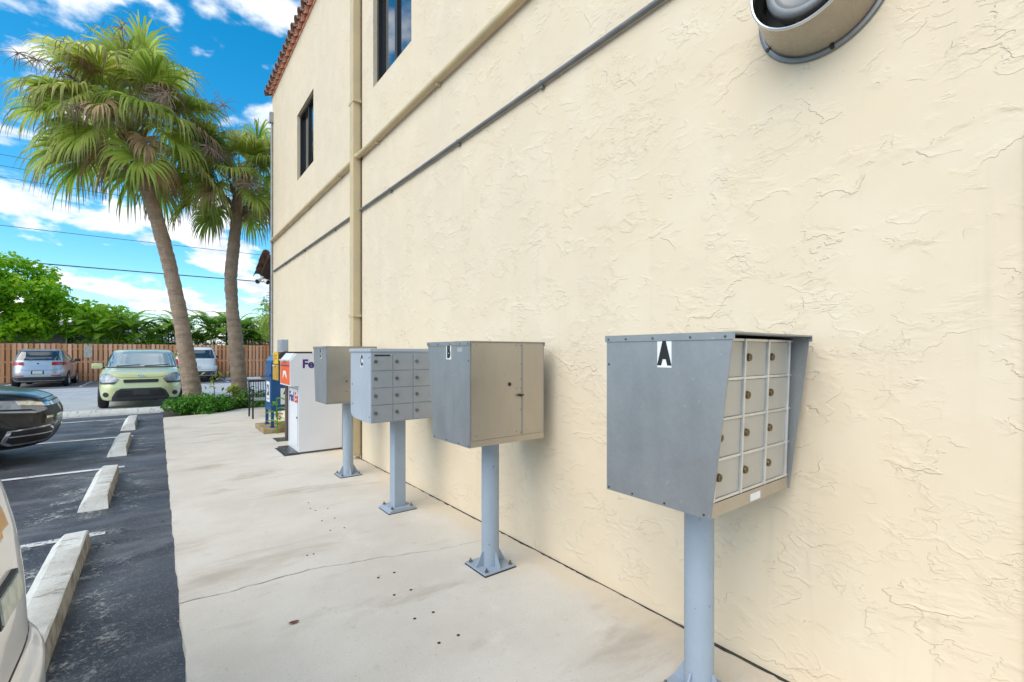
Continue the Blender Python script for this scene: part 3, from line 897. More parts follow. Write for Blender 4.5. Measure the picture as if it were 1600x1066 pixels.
def hooded(name, label, x, y, rz, ch, rear, xl=.335, xr=.315, group=None):
    t = thing(name, label, 'mailbox', (x, y, 0), rz, group)
    base_and_post(t)
    zb, zt, yb = .885, 1.535, .235
    prof = [(-.235, zb), (yb, zb), (yb, zt), (-.315, zt)]
    for x0, x1 in ((-xl, -xl + .006), (xr - .006, xr)):
        MB().prism(prof, x0, x1, 'x').build('side_panel', 'galvanised', t)
    tp = MB().box(-xl - .004, xr + .004, -.322, yb + .006, zt, zt + .006)
    tp.box(-xl - .004, -xl - .001, -.322, yb + .006, zt - .02, zt).box(xr + .001, xr + .004, -.322, yb + .006, zt - .02, zt)
    tp.build('top_cover', 'galvanised', t)
    MB().box(-xl + .006, xr - .006, -.228, yb - .004, zb + .004, zb + .010).build('floor_plate', 'galvanised', t)
    # door bank, leaning a little forward
    bw = (xl + xr - .012)
    x0 = -xl + .006
    zd0, zd1 = zb + .055, zt - .012
    yd = lambda z: -.222 - .022 * (z - zb) / .65
    tilt = math.atan(.022 / .65)
    apron = MB().box(x0, x0 + bw, -.232, -.222, zb + .002, zd0 - .004)
    apron.build('apron', 'satin_steel', t)
    Md = Matrix.Translation((0, yd(zd0), zd0)) @ Matrix.Rotation(tilt, 4, 'X')
    hgt = (zd1 - zd0)
    cw = (bw - .05) / 3; ch_ = (hgt - .01) / 4
    bank = MB().box(x0 + .002, x0 + bw - .002, .004, .012, 0, hgt, M=Md).build('door_bank', 'satin_steel', t)
    fr = MB()
    for k in range(4):
        xx = x0 + .012 + k * cw + .006
        fr.box(xx - .006, xx + .006, -.012, .0035, 0, hgt, .002, M=Md)
    for k in range(5):
        zz_ = .005 + k * ch_
        fr.box(x0 + .004, x0 + bw - .004, -.0085, .003, zz_ - .005, zz_ + .005, .0015, M=Md)
    fr.build('door_frame', 'bright_aluminium', bank)
    for i in range(3):
        for k in range(4):
            dx0 = x0 + .025 + i * cw; dz0 = .011 + k * ch_
            d = MB().box(dx0, dx0 + cw - .014, -.003, .0036, dz0, dz0 + ch_ - .013, .0012, M=Md).build('door', 'aluminium_door', t)
            lx_, lz_ = dx0 + .030, dz0 + ch_ * .5
            l = MB().cyl(Md @ Vector((lx_, -.012, lz_)), Md @ Vector((lx_, -.0035, lz_)), .0135, .0155, seg=14)
            l.build('lock', 'brass_lock', d, smooth=40)
            MB().box(lx_ - .0012, lx_ + .0012, -.0128, -.0119, lz_ - .006, lz_ + .006, M=Md).build('keyhole', 'black_plastic', d)
    MB().box(-.03, .05, -.2335, -.2321, zb + .008, zb + .036).build('label_strip', 'label_white', t)
    # back
    if rear == 'door':
        # seen from behind: wide leaf and narrow leaf, drip frame
        bk = MB().box(x0, x0 + bw, yb - .006, yb - .001, zb + .006, zt - .002).build('back_panel', 'satin_steel', t)
        split = x0 + bw * .32
        MB().box(split + .004, x0 + bw - .004, yb - .0005, yb + .004, zb + .045, zt - .012, .001).build('rear_door', 'satin_steel', t)
        MB().box(x0 + .02, split - .004, yb - .0005, yb + .004, zb + .045, zt - .012, .001).build('rear_door', 'satin_steel', t)
        MB().box(split - .004, split + .004, yb + .0005, yb + .0075, zb + .045, zt - .012).build('edge_strip', 'galvanised', t)
        MB().box(x0, x0 + bw, yb - .0005, yb + .003, zb + .002, zb + .040).build('sill_strip', 'satin_steel', t)
        hx, hz_ = split + .105, 1.265
        MB().cyl((hx, yb + .004, hz_), (hx, yb + .007, hz_), .013, seg=14).build('lock_hole', 'black_plastic', t)
        la = MB().cyl((split + .022, yb + .004, 1.19), (split + .022, yb + .02, 1.19), .009, seg=10)
        la.box(split - .005, split + .045, yb + .012, yb + .019, 1.186, 1.196, .002)
        la.build('latch', 'black_plastic', t)
        for (sx, sz) in ((.012, .01), (.012, .16), (.012, .30), (.012, .36), (.012, .46), (.012, .58), (.05, .02), (.05, .30), (.05, .58), (.36, .02), (.36, .58)):
            MB().cyl((split + sx, yb + .004, zb + .05 + sz), (split + sx, yb + .0055, zb + .05 + sz), .0035, seg=6).build('screw', 'rivet', t)
    elif rear == 'plain':
        MB().box(x0, x0 + bw, yb - .006, yb - .001, zb + .006, zt - .002).build('back_panel', 'satin_steel', t)
        MB().box(x0 + .006, x0 + bw - .012, yb - .0005, yb + .004, zb + .03, zt - .012, .001).build('rear_door', 'satin_steel', t)
        MB().box(x0, x0 + bw, yb - .0005, yb + .008, zb + .002, zb + .018).build('sill_strip', 'galvanised', t)
        MB().cyl((x0 + bw * .62, yb + .004, 1.14), (x0 + bw * .62, yb + .007, 1.14), .010, seg=12).build('lock_hole', 'black_plastic', t)
        MB().cyl((x0 + bw * .62, yb + .004, 1.02), (x0 + bw * .62, yb + .007, 1.02), .006, seg=12).build('lock_hole', 'rivet', t)
    else:
        MB().box(x0, x0 + bw, yb - .006, yb - .001, zb + .006, zt - .002).build('back_panel', 'satin_steel', t)
    side = -1 if abs(rz) < .5 else 1
    xs_ = -xl if side < 0 else xr
    riv = [(-.29, zt - .01), (-.16, zt - .01), (0, zt - .01), (.13, zt - .01), (.222, zt - .01), (.222, 1.42), (.222, zb + .012), (.10, zb + .012), (-.05, zb + .012), (-.21, zb + .012)]
    for (yy, z_) in riv:
        xo = xs_ + side * (.0045 if z_ > zt - .015 else .0005)
        MB().cyl((xo, yy, z_), (xo + side * .0022, yy, z_), .0042, seg=8).build('rivet', 'rivet', t)
    return t, xs_, side
tA, xa, sa = hooded('pedestal_mailbox', 'galvanised mailbox marked A, twelve locker doors facing along the wall', 1.855, 1.10, 0, 'A', None, .323, .315)
sticker(tA, 'A', xa, -.05, 1.463, sa)
tB, xb_, sb = hooded('pedestal_mailbox', 'galvanised mailbox marked B with plain two leaf rear doors and black latch', 1.825, 2.635, PI, 'B', 'door', .285, .315)
sticker(tB, 'B', xb_, -.02, 1.475, sb)
MB().box(xb_, xb_ + .0015, .09, .15, 1.475, 1.50).build('label_strip', 'grey_pipe', tB)
tD, xd, sdd = hooded('pedestal_mailbox', 'galvanised mailbox marked D, beside the white courier drop box', 1.825, 5.64, PI, 'D', 'plain', .26, .315)
sticker(tD, 'D', xd, .0, 1.45, sdd)
# C: painted twelve door locker on a square post
tC = thing('pedestal_mailbox', 'pale blue grey painted mailbox marked C on square post', 'mailbox', (1.80, 4.13, 0))
base_and_post(tC, True, .88)
cx0, cx1, cy0, cy1, cz0, cz1 = -.345, .245, -.23, .29, .86, 1.475
sp = [(cy0, cz0), (cy0 + .06, cz0 - .004), (cy1 - .12, cz0 + .004), (cy1 - .03, cz0 + .02), (cy1, cz0 + .05), (cy1, cz1), (cy0, cz1)]
MB().prism(sp, cx0, cx1, 'x').build('case', 'locker_paint', tC)
MB().box(cx0 - .012, cx1 + .012, cy0 - .012, cy1 + .012, cz1 + .0005, cz1 + .03, .006).build('top_cover', 'locker_paint', tC)
cwC = (cx1 - cx0 - .01) / 3; chC = (cz1 - cz0 - .02) / 4
for i in range(3):
    for k in range(4):
        dx0 = cx0 + .006 + i * cwC; dz0 = cz0 + .008 + k * chC
        d = MB().box(dx0, dx0 + cwC - .005, cy0 - .007, cy0 - .0005, dz0, dz0 + chC - .006, .0015).build('door', 'locker_door', tC)
        lx_, lz_ = dx0 + .035, dz0 + chC * .52
        MB().cyl((lx_, cy0 - .016, lz_), (lx_, cy0 - .0071, lz_), .0135, .0155, seg=14).build('lock', 'steel_lock', d, smooth=40)
MB().box(cx0 + .03, cx0 + .17, cy0 - .011, cy0 - .0072, cz1 - .036, cz1 - .024).build('handle', 'black_plastic', tC)
MB().box(cx0 - .0015, cx0 - .0004, -.04, .02, cz1 - .135, cz1 - .035).build('number_plate', 'label_white', tC)
lettering('letter', 'C', .118, 'label_black', tC.children[-1], frame((0, -1, 0), (0, 0, 1), (cx0 - .002, -.01, cz1 - .083)), .0006, .0085, .60)
for yy, z_ in ((cy0 + .03, cz1 - .05), (cy1 - .05, cz1 - .3), (cy1 - .05, cz0 + .13), (cy0 + .03, cz0 + .05)):
    MB().cyl((cx0 - .003, yy, z_), (cx0 - .0003, yy, z_), .006, seg=8).build('screw', 'rivet', tC)

# ------------------------------------------------------------------ drop boxes
fx = thing('courier_drop_box', 'white courier drop box with orange front panel and purple lettering against the wall', 'drop box', (1.62, 7.18, 0))
FW = .68
body = MB().prism([(0, .03), (0, .985), (-.115, .985), (-.115, 1.35), (-.03, 1.455), (.612, 1.455), (.612, .03)], 0, FW, 'y')
body.build('cabinet', 'carrier_white', fx)
MB().box(-.14, -.02, .04, FW - .04, 1.352, 1.366, .004, M=Matrix.Translation((0, 0, 0))).build('chute_flap', 'carrier_white', fx)
MB().prism([(-.118, 1.37), (-.045, 1.46), (-.035, 1.453), (-.108, 1.362)], .06, FW - .06, 'y').build('chute_door', 'carrier_white', fx)
MB().box(-.004, -.0006, .05, .054, .10, .94).build('door_seam', 'seam', fx)
MB().box(-.004, -.0006, FW - .054, FW - .05, .10, .94).build('door_seam', 'seam', fx)
MB().box(-.004, -.0006, .05, FW - .05, .936, .94).build('door_seam', 'seam', fx)
MB().cyl((-.012, .10, .52), (-.0006, .10, .52), .014, seg=12).build('lock', 'bolt', fx)
MB().box(-.165, -.14, FW / 2 - .12, FW / 2 + .12, 1.352, 1.366, .003).build('pull', 'carrier_white', fx)
MB().box(-.155, .60, .02, FW - .02, .004, .030).build('plinth', 'steel_plate', fx)
MB().box(-.19, .02, -.01, FW + .01, .0005, .004).build('base_plate', 'steel_plate', fx)
for yy in (.08, FW - .08):
    MB().cyl((-.15, yy, .004), (-.15, yy, .016), .012, seg=6).build('bolt', 'bolt', fx)
lettering('lettering', 'Fed', .17, 'carrier_purple', fx, frame(*FACE_S, (.045, -.0015, 1.30)), .001, .006, 1.0, 'LEFT')
lettering('lettering', 'Ex', .17, 'carrier_red', fx, frame(*FACE_S, (.34, -.0015, 1.30)), .001, .006, 1.0, 'LEFT')
lettering('lettering', 'Fed', .20, 'carrier_purple', fx, frame(*FACE_W, (-.0015, .60, .80)), .001, .007, 1.0, 'LEFT')
lettering('lettering', 'Ex', .20, 'carrier_red', fx, frame(*FACE_W, (-.0015, .265, .80)), .001, .007, 1.0, 'LEFT')

def news_box(name, label, x, y, zb, zt, wy, wx, m, shell, plate):
    t = thing(name, label, 'newspaper box', (x, y, 0))
    MB().cyl((wx * .32, 0, .006), (wx * .32, 0, zb + .02), .032, seg=16).build('post', 'post_brown', t, smooth=40)
    MB().box(-.02, wx * .32 + .22, -.20, .20, .0005, .006).build('base_plate', 'steel_plate', t)
    MB().prism([(0, zb), (0, zt - .05), (.05, zt), (wx, zt), (wx, zb)], -wy / 2, wy / 2, 'y').build('case', shell, t)
    d = MB().box(-.014, -.001, -wy / 2 + .008, wy / 2 - .008, zb + .01, zb + (zt - zb) * .55, .003).build('door', m, t)
    MB().box(-.016, -.0145, -wy / 2 + .05, wy / 2 - .05, zb + .06, zb + (zt - zb) * .5).build('window', plate, d)
    MB().box(-.05, -.0165, -.06, .06, zb + (zt - zb) * .51, zb + (zt - zb) * .53).build('handle', 'label_white', d)
    return t
ty = news_box('newspaper_box', 'brown shelled newspaper box with yellow front on a post by the courier box', 1.585, 8.60, 1.0, 1.485, .46, .52, 'news_mustard', 'news_shell', 'news_mustard')
hd = MB().box(-.012, -.001, -.20, .20, 1.28, 1.475, .003).build('header_card', 'news_yellow', ty)
lettering('lettering', 'J', .14, 'label_black', hd, frame(*FACE_W, (-.0135, .11, 1.385)), .0008, .004)
for k in range(2):
    MB().box(-.0138, -.0125, -.13, .04, 1.41 - k * .05, 1.428 - k * .05).build('print_line', 'carrier_red', hd)
of = MB().box(-.1195, -.1155, .035, FW - .035, 1.005, 1.335, .0015).build('front_panel', 'news_orange', fx)
of['label'] = 'orange front panel with a white border'
MB().box(-.1215, -.1196, .05, FW - .05, 1.27, 1.285).build('purple_band', 'carrier_purple', of)
MB().prism([(.20, 1.08), (.34, 1.16), (.48, 1.08), (.44, 1.20), (.26, 1.20)], -.1212, -.1196, 'x').build('printed_mark', 'label_white', of)

# blue collection box
pad = MB().box(-.32, .38, -.48, .48, .0005, .085, .015).build('concrete_pad', 'pad_concrete', loc=(1.84, 9.82, 0))
tag(pad, 'low stained concrete pad under the blue collection box', 'concrete pad')
us = thing('collection_box', 'dark blue postal collection box with rounded top on concrete pad', 'collection box', (1.66, 9.76, .085))
bw2 = .29
pr = [(0, .30), (0, 1.02)]
for i in range(11):
    a = PI - PI * i / 10
    pr.append((.26 + .26 * math.cos(a), 1.14 + .26 * math.sin(a)))
pr += [(.52, 1.02), (.52, .30)]
MB().prism(pr, -bw2, bw2, 'y').build('cabinet', 'usps_blue', us, smooth=25)
MB().box(-.03, .02, -bw2 - .006, bw2 + .006, .95, .99, .006).build('chute_lip', 'usps_blue', us)
for yy in (-bw2, bw2 - .05):
    for xx in (0, .47):
        lg = MB().box(xx, xx + .05, yy, yy + .05, .0, .2995).box(xx - .012, xx + .062, yy - .012, yy + .062, .0, .02)
        lg.build('leg', 'usps_blue', us)
dec = MB().box(-.0022, -.0006, -.16, .16, .46, .84, .0).build('decal', 'label_white', us)
MB().prism([(-.11, .58), (.10, .58), (.11, .78), (-.07, .78)], -.0035, -.0024, 'x').build('emblem_ground', 'usps_navy', dec)
MB().prism([(.09, .60), (-.06, .675), (.09, .765), (.04, .675)], -.0048, -.0036, 'x').build('eagle_emblem', 'label_white', dec)
MB().box(-.0035, -.0024, -.11, .11, .50, .53).build('print_line', 'grey_pipe', dec)
MB().box(.16, .42, -bw2 - .002, -bw2 - .0006, .42, .72).build('notice_card', 'label_white', us)
MB().prism([(.20, .60), (.36, .66), (.24, .70)], -bw2 - .0035, -bw2 - .0024, 'y').build('notice_emblem', 'usps_navy', us)

# black metal chair
ch = thing('metal_chair', 'black metal chair with slatted back and pale seat past the blue box', 'chair', (1.92, 11.9, 0))
for xx in (-.24, .24):
    MB().cyl((xx, -.25, 0), (xx, -.25, .62), .018, seg=8).build('leg', 'metal_black', ch)
    MB().tube([(xx, .28, 0), (xx, .24, .42), (xx, .31, .82)], .018, 8).build('leg', 'metal_black', ch)
    MB().box(xx - .02, xx + .02, -.27, .26, .62, .645, .004).build('armrest', 'metal_black', ch)
MB().box(-.22, .22, -.26, .22, .40, .43, .006).build('seat', 'seat_grey', ch)
bk = MB().box(-.24, .24, .295, .325, .79, .83, .005).build('back_rail', 'metal_black', ch)
for k in range(9):
    xx = -.20 + k * .05
    MB().tube([(xx, .25, .43), (xx, .31, .80)], .008, 6).build('back_slat', 'metal_black', ch)

# ------------------------------------------------------------------ wheel stops
def wheel_stop(label, x, y0, y1, rz=0.0, x_end=None, group='concrete wheel stops', seed=0, wx=.225):
    L = y1 - y0
    rr = random.Random(seed)
    n = 26
    bm = bmesh.new()
    rings = []
    hw = wx / 2
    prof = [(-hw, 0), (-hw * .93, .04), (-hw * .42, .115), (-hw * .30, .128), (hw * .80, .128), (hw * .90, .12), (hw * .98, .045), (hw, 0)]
    for i in range(n + 1):
        t = i / n
        yy = -L / 2 + t * L
        e = min(1, min(t, 1 - t) * L / .05)
        ring = []
        for (a, h) in prof:
            ch_ = rr.gauss(0, .0018) if h > .01 else 0
            yo = yy + (0.07 * (h / .15) * (1 if t < .5 else -.2) if i in (0, n) else 0)
            ring.append(bm.verts.new((a + ch_ * .7, yo, h * (.93 + .07 * e) + ch_ * .6)))
        rings.append(ring)
    m = len(prof)
    for A, B in zip(rings, rings[1:]):
        for k in range(m - 1):
            f = bm.faces.new((A[k], A[k + 1], B[k + 1], B[k]))
            f.material_index = 1 if k >= 5 else 0  # the side turned from the sun takes the painted shade colour
    e0 = bm.faces.new(rings[0][::-1]); e1 = bm.faces.new(rings[-1])
    bmesh.ops.recalc_face_normals(bm, faces=bm.faces)
    me = bpy.data.meshes.new('wheel_stop'); bm.to_mesh(me); bm.free()
    o = obj('wheel_stop', me, None)
    me.materials.append(MATS['stop_concrete']); me.materials.append(MATS['stop_shade_side'])
    me.shade_smooth(); me.set_sharp_from_angle(angle=R(35))
    o.location = (x, (y0 + y1) / 2, ZA + .001)
    o.rotation_euler = (0, 0, rz)
    tag(o, label, 'wheel stop', group)
    return o
wheel_stop('white painted concrete wheel stop behind the white car bumper', -.535, 3.0, 4.98, 0, seed=1)
wheel_stop('white painted concrete wheel stop between two painted lines, second from white car', -.495, 6.02, 7.68, 0, seed=2)
wheel_stop('grey chipped concrete wheel stop in front of the black car', -.475, 8.95, 10.6, 0, seed=3)
wheel_stop('short grey concrete wheel stop nearest the green car', -.46, 11.8, 13.45, 0, seed=4)
wheel_stop('weathered grey wheel stop lying across the front of the green car', -.85, 14.05, 16.05, PI / 2, seed=5)
wheel_stop('pale wheel stop close to the wood fence by the palm trunk', 3.9, 29.3, 31.1, PI / 2, seed=6)
for (x0, x1, y0, y1) in ((-1.25, .0, 2.6, 5.5), (-1.15, .05, 5.5, 8.2), (-1.1, .1, 8.6, 11.0), (-1.1, .1, 11.4, 13.8)):
    mb = MB(); mb.quad((x0, y0, ZA + .0055), (x1, y0, ZA + .0055), (x1, y1, ZA + .0055), (x0, y1, ZA + .0055))
    tag(mb.build('paint_residue', 'paint_residue'), kind='structure')

# ------------------------------------------------------------------ cars
def refine(levels, k=5):
    L = np.array(levels, float)
    n = len(L)
    out = []
    for i in range(n - 1):
        p0, p1, p2, p3 = L[max(i - 1, 0)], L[i], L[i + 1], L[min(i + 2, n - 1)]
        # damped tangents keep the profile from overshooting
        m1 = (p2 - p0) * .35; m2 = (p3 - p1) * .35
        for j in range(k):
            t = j / k
            h00 = 2*t**3 - 3*t**2 + 1; h10 = t**3 - 2*t**2 + t; h01 = -2*t**3 + 3*t**2; h11 = t**3 - t**2
            v = h00*p1 + h10*m1 + h01*p2 + h11*m2
            lo, hi = np.minimum(p1, p2), np.maximum(p1, p2)
            out.append(np.clip(v, lo, hi))
    out.append(L[-1])
    return out
class Car:
    def __init__(s, name, label, loc, rz, paint, levels, nexp, group=None):
        s.t = thing(name, label, 'car', loc, rz, group)
        s.paint = paint
        seg = 112
        bm = bmesh.new()
        rings = []
        for (z, xf, xb, wd) in refine(levels):
            a, cx = (xf - xb) / 2, (xf + xb) / 2
            ring = []
            for i in range(seg):
                th = 2 * PI * (i + .5) / seg
                c, q = math.cos(th), math.sin(th)
                # nearly even spacing round the outline
                r_ = (abs(c) ** nexp + abs(q) ** nexp) ** (-1 / nexp)
                ring.append(bm.verts.new((cx + a * r_ * c, wd * r_ * q, z)))
            rings.append(ring)
        for A, B in zip(rings, rings[1:]):
            for i in range(seg):
                j = (i + 1) % seg
                bm.faces.new((A[i], A[j], B[j], B[i]))
        bm.faces.new(rings[0][::-1]); bm.faces.new(rings[-1])
        bmesh.ops.recalc_face_normals(bm, faces=bm.faces)
        s.bvh = BVHTree.FromBMesh(bm)
        me = bpy.data.meshes.new('body'); bm.to_mesh(me); bm.free()
        s.body = obj('body', me, paint, s.t)
    def wheels(s, xs_, yw, r, wdt=.21, spokes=5):
        cut = MB()
        for x in xs_:
            for sd_ in (-1, 1):
                cut.cyl((x, sd_ * (yw - .30), r + .005), (x, sd_ * (yw + .25), r + .005), r + .055, seg=40)
        cme = cut.mesh('cut'); co = bpy.data.objects.new('cut', cme); C.objects.link(co)
        md = s.body.modifiers.new('b', 'BOOLEAN'); md.operation = 'DIFFERENCE'; md.solver = 'EXACT'; md.object = co
        bo = s.body; par = bo.parent
        bo.parent = None
        dg = bpy.context.evaluated_depsgraph_get()
        dg.update()
        me = bpy.data.meshes.new_from_object(bo.evaluated_get(dg))
        bo.modifiers.clear(); bo.data = me; bo.parent = par
        bpy.data.objects.remove(co)
        me.materials.clear(); me.materials.append(MATS[s.paint]); me.materials.append(MATS['seam'])
        # faces inside the arches are dark liner
        for p in me.polygons:
            c = p.center
            for x in xs_:
                if abs(c.y) > yw - .33 and math.hypot(c.x - x, c.z - r) < r + .0535:
                    p.material_index = 1
        me.shade_smooth(); me.set_sharp_from_angle(angle=R(38))
        for x in xs_:
            for sd_ in (-1, 1):
                M = Matrix.Translation((x, sd_ * (yw - wdt / 2 - .01), r)) @ Matrix.Rotation(-sd_ * PI / 2, 4, 'X')
                h = wdt / 2
                w_ = MB().lathe([(r * .62, -h * .9), (r * .90, -h), (r * .985, -h * .75), (r, -h * .4), (r, h * .4), (r * .985, h * .75), (r * .90, h), (r * .66, h * .96), (r * .62, h * .8)], 36, M, True)
                wo_ = w_.build('wheel', 'tyre', s.t, smooth=40)
                ri = MB().lathe([(r * .67, h * .97), (r * .64, h * .99), (r * .60, h * .8), (r * .56, h * .2), (r * .2, h * .1), (.001, h * .1)], 36, M)
                ri.lathe([(r * .16, h * .2), (r * .15, h * .85), (.001, h * .9)], 20, M)
                for k in range(spokes):
                    a = 2 * PI * k / spokes
                    Ms = M @ Matrix.Rotation(a, 4, 'Z')
                    ri.box(r * .08, r * .63, -r * .055, r * .055, h * .55, h * .86, .006, M=Ms)
                ri.build('rim', 'rim', wo_, smooth=35)
                MB().lathe([(r * .55, h * .3), (.001, h * .3)], 24, M).build('brake_disc', 'grey_trim', wo_)
    def patch(s, name, poly, yaw, m, off=.004, parent=None, th=.012, res=.05, mirror=False, nose=0.0):
        poly = [(u - math.sin(yaw) * nose, v) for u, v in poly]
        if mirror:
            poly = [(-u, v) for u, v in poly][::-1]; yaw = -yaw
        P = []
        n = len(poly)
        for i in range(n):
            a, c = Vector(poly[i]), Vector(poly[(i + 1) % n])
            k = max(1, int((c - a).length / res))
            for j in range(k): P.append(a.lerp(c, j / k))
        us = [p.x for p in P]; vs_ = [p.y for p in P]
        nb = len(P)
        G = []
        u = min(us) + res * .5
        while u < max(us):
            v = min(vs_) + res * .5
            while v < max(vs_):
                G.append(Vector((u, v))); v += res
            u += res
        V2, E, F, *_ = delaunay_2d_cdt(P + G, [], [list(range(nb))], 1, 1e-6)
        vd = Vector((math.cos(yaw), math.sin(yaw), 0)); hd_ = Vector((-math.sin(yaw), math.cos(yaw), 0))
        bm = bmesh.new()
        bv = []
        for p in V2:
            o_ = hd_ * p.x + Vector((0, 0, p.y)) + vd * 8
            hit, nrm, idx, dist = s.bvh.ray_cast(o_, -vd)
            bv.append(None if hit is None else (hit + nrm * off))
        bvert = [None if h is None else bm.verts.new(h) for h in bv]
        for f in F:
            if all(bvert[i] is not None for i in f):
                try: bm.faces.new([bvert[i] for i in f])
                except ValueError: pass
        bmesh.ops.delete(bm, geom=[v for v in bm.verts if not v.link_faces], context='VERTS')
        if not bm.faces:
            bm.free(); return None
        bmesh.ops.recalc_face_normals(bm, faces=bm.faces)
        tot = Vector((0, 0, 0))
        for f in bm.faces: tot += f.normal
        if tot.dot(vd) < 0: bmesh.ops.reverse_faces(bm, faces=bm.faces)
        ext = bmesh.ops.extrude_edge_only(bm, edges=[e for e in bm.edges if e.is_boundary])
        for g in ext['geom']:
            if isinstance(g, bmesh.types.BMVert): g.co -= vd * (th + off)
        me = bpy.data.meshes.new(name); bm.to_mesh(me); bm.free()
        return obj(name, me, m, parent or s.t, smooth=35)
    def strip(s, name, pts, yaw, wdt, m='seam', off=.002, parent=None, mirror=False, nose=0.0):
        """a narrow band along a polyline"""
        pts = [Vector(p) for p in pts]
        lft, rgt = [], []
        for i, p in enumerate(pts):
            d = (pts[min(i + 1, len(pts) - 1)] - pts[max(i - 1, 0)]).normalized()
            nn = Vector((-d.y, d.x)) * wdt / 2
            lft.append(tuple(p + nn)); rgt.append(tuple(p - nn))
        return s.patch(name, lft + rgt[::-1], yaw, m, off, parent, .004, .06, mirror, nose)
    def mirrors(s, x, y, z, m, sc=1.0):
        for sd_ in (-1, 1):
            mo = MB().box(-.05 * sc, .05 * sc, -.10 * sc, .10 * sc, -.065 * sc, .065 * sc, .03 * sc)
            mo = mo.build('mirror', m, s.t, (x, sd_ * (y + .11), z), smooth=50)
            MB().box(-.03, .03, -sd_ * .16 if sd_ > 0 else .06, -sd_ * .06 if sd_ > 0 else .16, -.08, -.03).build('mirror_arm', 'black_plastic', mo)

def ellipse(cx, cy, rx, ry, n=20):
    return [(cx + rx * math.cos(2 * PI * i / n), cy + ry * math.sin(2 * PI * i / n)) for i in range(n)]

# pale green hatchback, nose towards the camera
soul = Car('parked_car', 'pale green boxy hatchback parked nose out behind a wheel stop', (-.35, 18.25, ZA + .004), -PI / 2, 'green_paint', [
    (.20, 1.80, -1.85, .76), (.25, 1.97, -1.97, .85), (.38, 2.04, -2.04, .885), (.58, 2.05, -2.05, .893), (.78, 2.00, -2.04, .892), (.90, 1.92, -2.02, .885),
    (.98, 1.80, -2.0, .872), (1.04, 1.50, -1.99, .858), (1.09, 1.14, -1.98, .838), (1.12, 1.02, -1.97, .82), (1.30, .72, -1.94, .775), (1.46, .46, -1.90, .725),
    (1.55, .30, -1.84, .685), (1.595, .10, -1.70, .63), (1.615, -.2, -1.45, .52), (1.622, -.6, -1.1, .3)], 5.5)
soul.t.scale = (1, 1.05, 1)
soul.wheels((1.25, -1.30), .90, .315, .20, 7)
F = 0.0
soul.patch('windshield', [(-.735, 1.125), (.735, 1.125), (.635, 1.535), (.30, 1.56), (-.30, 1.56), (-.635, 1.535)], F, 'sky_pale_glass', .004)
for mi in (False, True):
    soul.patch('windshield_pillar', [(.737, 1.12), (.80, 1.12), (.685, 1.53), (.637, 1.535)], F, 'black_plastic', .003, mirror=mi)
    hl = soul.patch('headlight', [(.44, .80), (.50, .73), (.80, .715), (.93, .77), (.92, .88), (.86, .955), (.76, .96), (.60, .91)], R(14), 'headlamp', .008, mirror=mi, nose=2.05)
    soul.patch('headlight_base', [(.47, .76), (.53, .675), (.90, .675), (.92, .74), (.80, .715), (.52, .735)], R(14), 'grey_trim', .010, mirror=mi, parent=hl, nose=2.05)
    fg = soul.patch('fog_lamp', ellipse(.705, .40, .062, .066), F, 'grey_trim', .007, mirror=mi)
    soul.patch('lens', ellipse(.705, .40, .042, .045), F, 'black_plastic', .010, parent=fg, mirror=mi)
    # side glass
    soul.patch('side_window', [(-1.02, 1.14), (.06, 1.12), (.10, 1.46), (-.42, 1.47)], PI / 2, 'car_glass', .004, mirror=mi)
    soul.patch('side_window', [(.14, 1.13), (1.1, 1.17), (1.05, 1.45), (.16, 1.47)], PI / 2, 'car_glass', .004, mirror=mi)
    soul.strip('door_seam', [(-.85, .35), (-.95, .8), (-.98, 1.10)], PI / 2, .012, mirror=mi)
    soul.strip('door_seam', [(.10, .35), (.10, 1.12)], PI / 2, .012, mirror=mi)
    soul.patch('tail_light', [(-.80, .95), (-.66, .95), (-.66, 1.42), (-.74, 1.42)], PI, 'tail_red', .006, mirror=mi)
gr = soul.patch('grille', [(-.36, .80), (.36, .80), (.385, .765), (.36, .70), (-.36, .70), (-.385, .765)], F, 'green_paint', .012)
soul.patch('grille_mesh', [(-.345, .79), (.345, .79), (.365, .76), (.345, .705), (-.345, .705), (-.365, .76)], F, 'black_plastic', .018, parent=gr)
lg = soul.patch('lower_grille', [(-.60, .23), (.60, .23), (.58, .34), (.50, .50), (.40, .56), (-.40, .56), (-.50, .50), (-.58, .34)], F, 'grey_trim', .007)
soul.patch('intake', [(-.50, .33), (.50, .33), (.44, .50), (-.44, .50)], F, 'black_plastic', .011, parent=lg)
for z in (.37, .41, .45):
    soul.patch('intake_slat', [(-.46, z), (.46, z), (.46, z + .010), (-.46, z + .010)], F, 'grey_trim', .015, parent=lg)
soul.patch('plate_panel', [(-.16, .385), (.16, .385), (.16, .505), (-.16, .505)], F, 'grey_trim', .020, parent=lg)
soul.patch('bumper_lip', [(-.70, .205), (.70, .205), (.68, .235), (-.68, .235)], F, 'grey_trim', .004)
soul.strip('hood_seam', [(-.80, .985), (-.60, .90), (-.42, .845), (0, .835), (.42, .845), (.60, .90), (.80, .985)], F, .009)
lettering('emblem', 'KIA', .075, 'chrome', soul.t, frame((0, 1, 0), (-.25, 0, .968), (1.972, 0, .888)), .004, .002, 1.35)
soul.mirrors(.78, .84, 1.15, 'green_paint', 1.15)
soul.strip('wiper', [(-.55, 1.135), (-.05, 1.165)], F, .016, 'black_plastic', .012)
soul.strip('wiper', [(.05, 1.135), (.58, 1.165)], F, .016, 'black_plastic', .012)
soul.strip('cowl', [(-.76, 1.105), (.76, 1.105)], F, .03, 'black_plastic', .003)

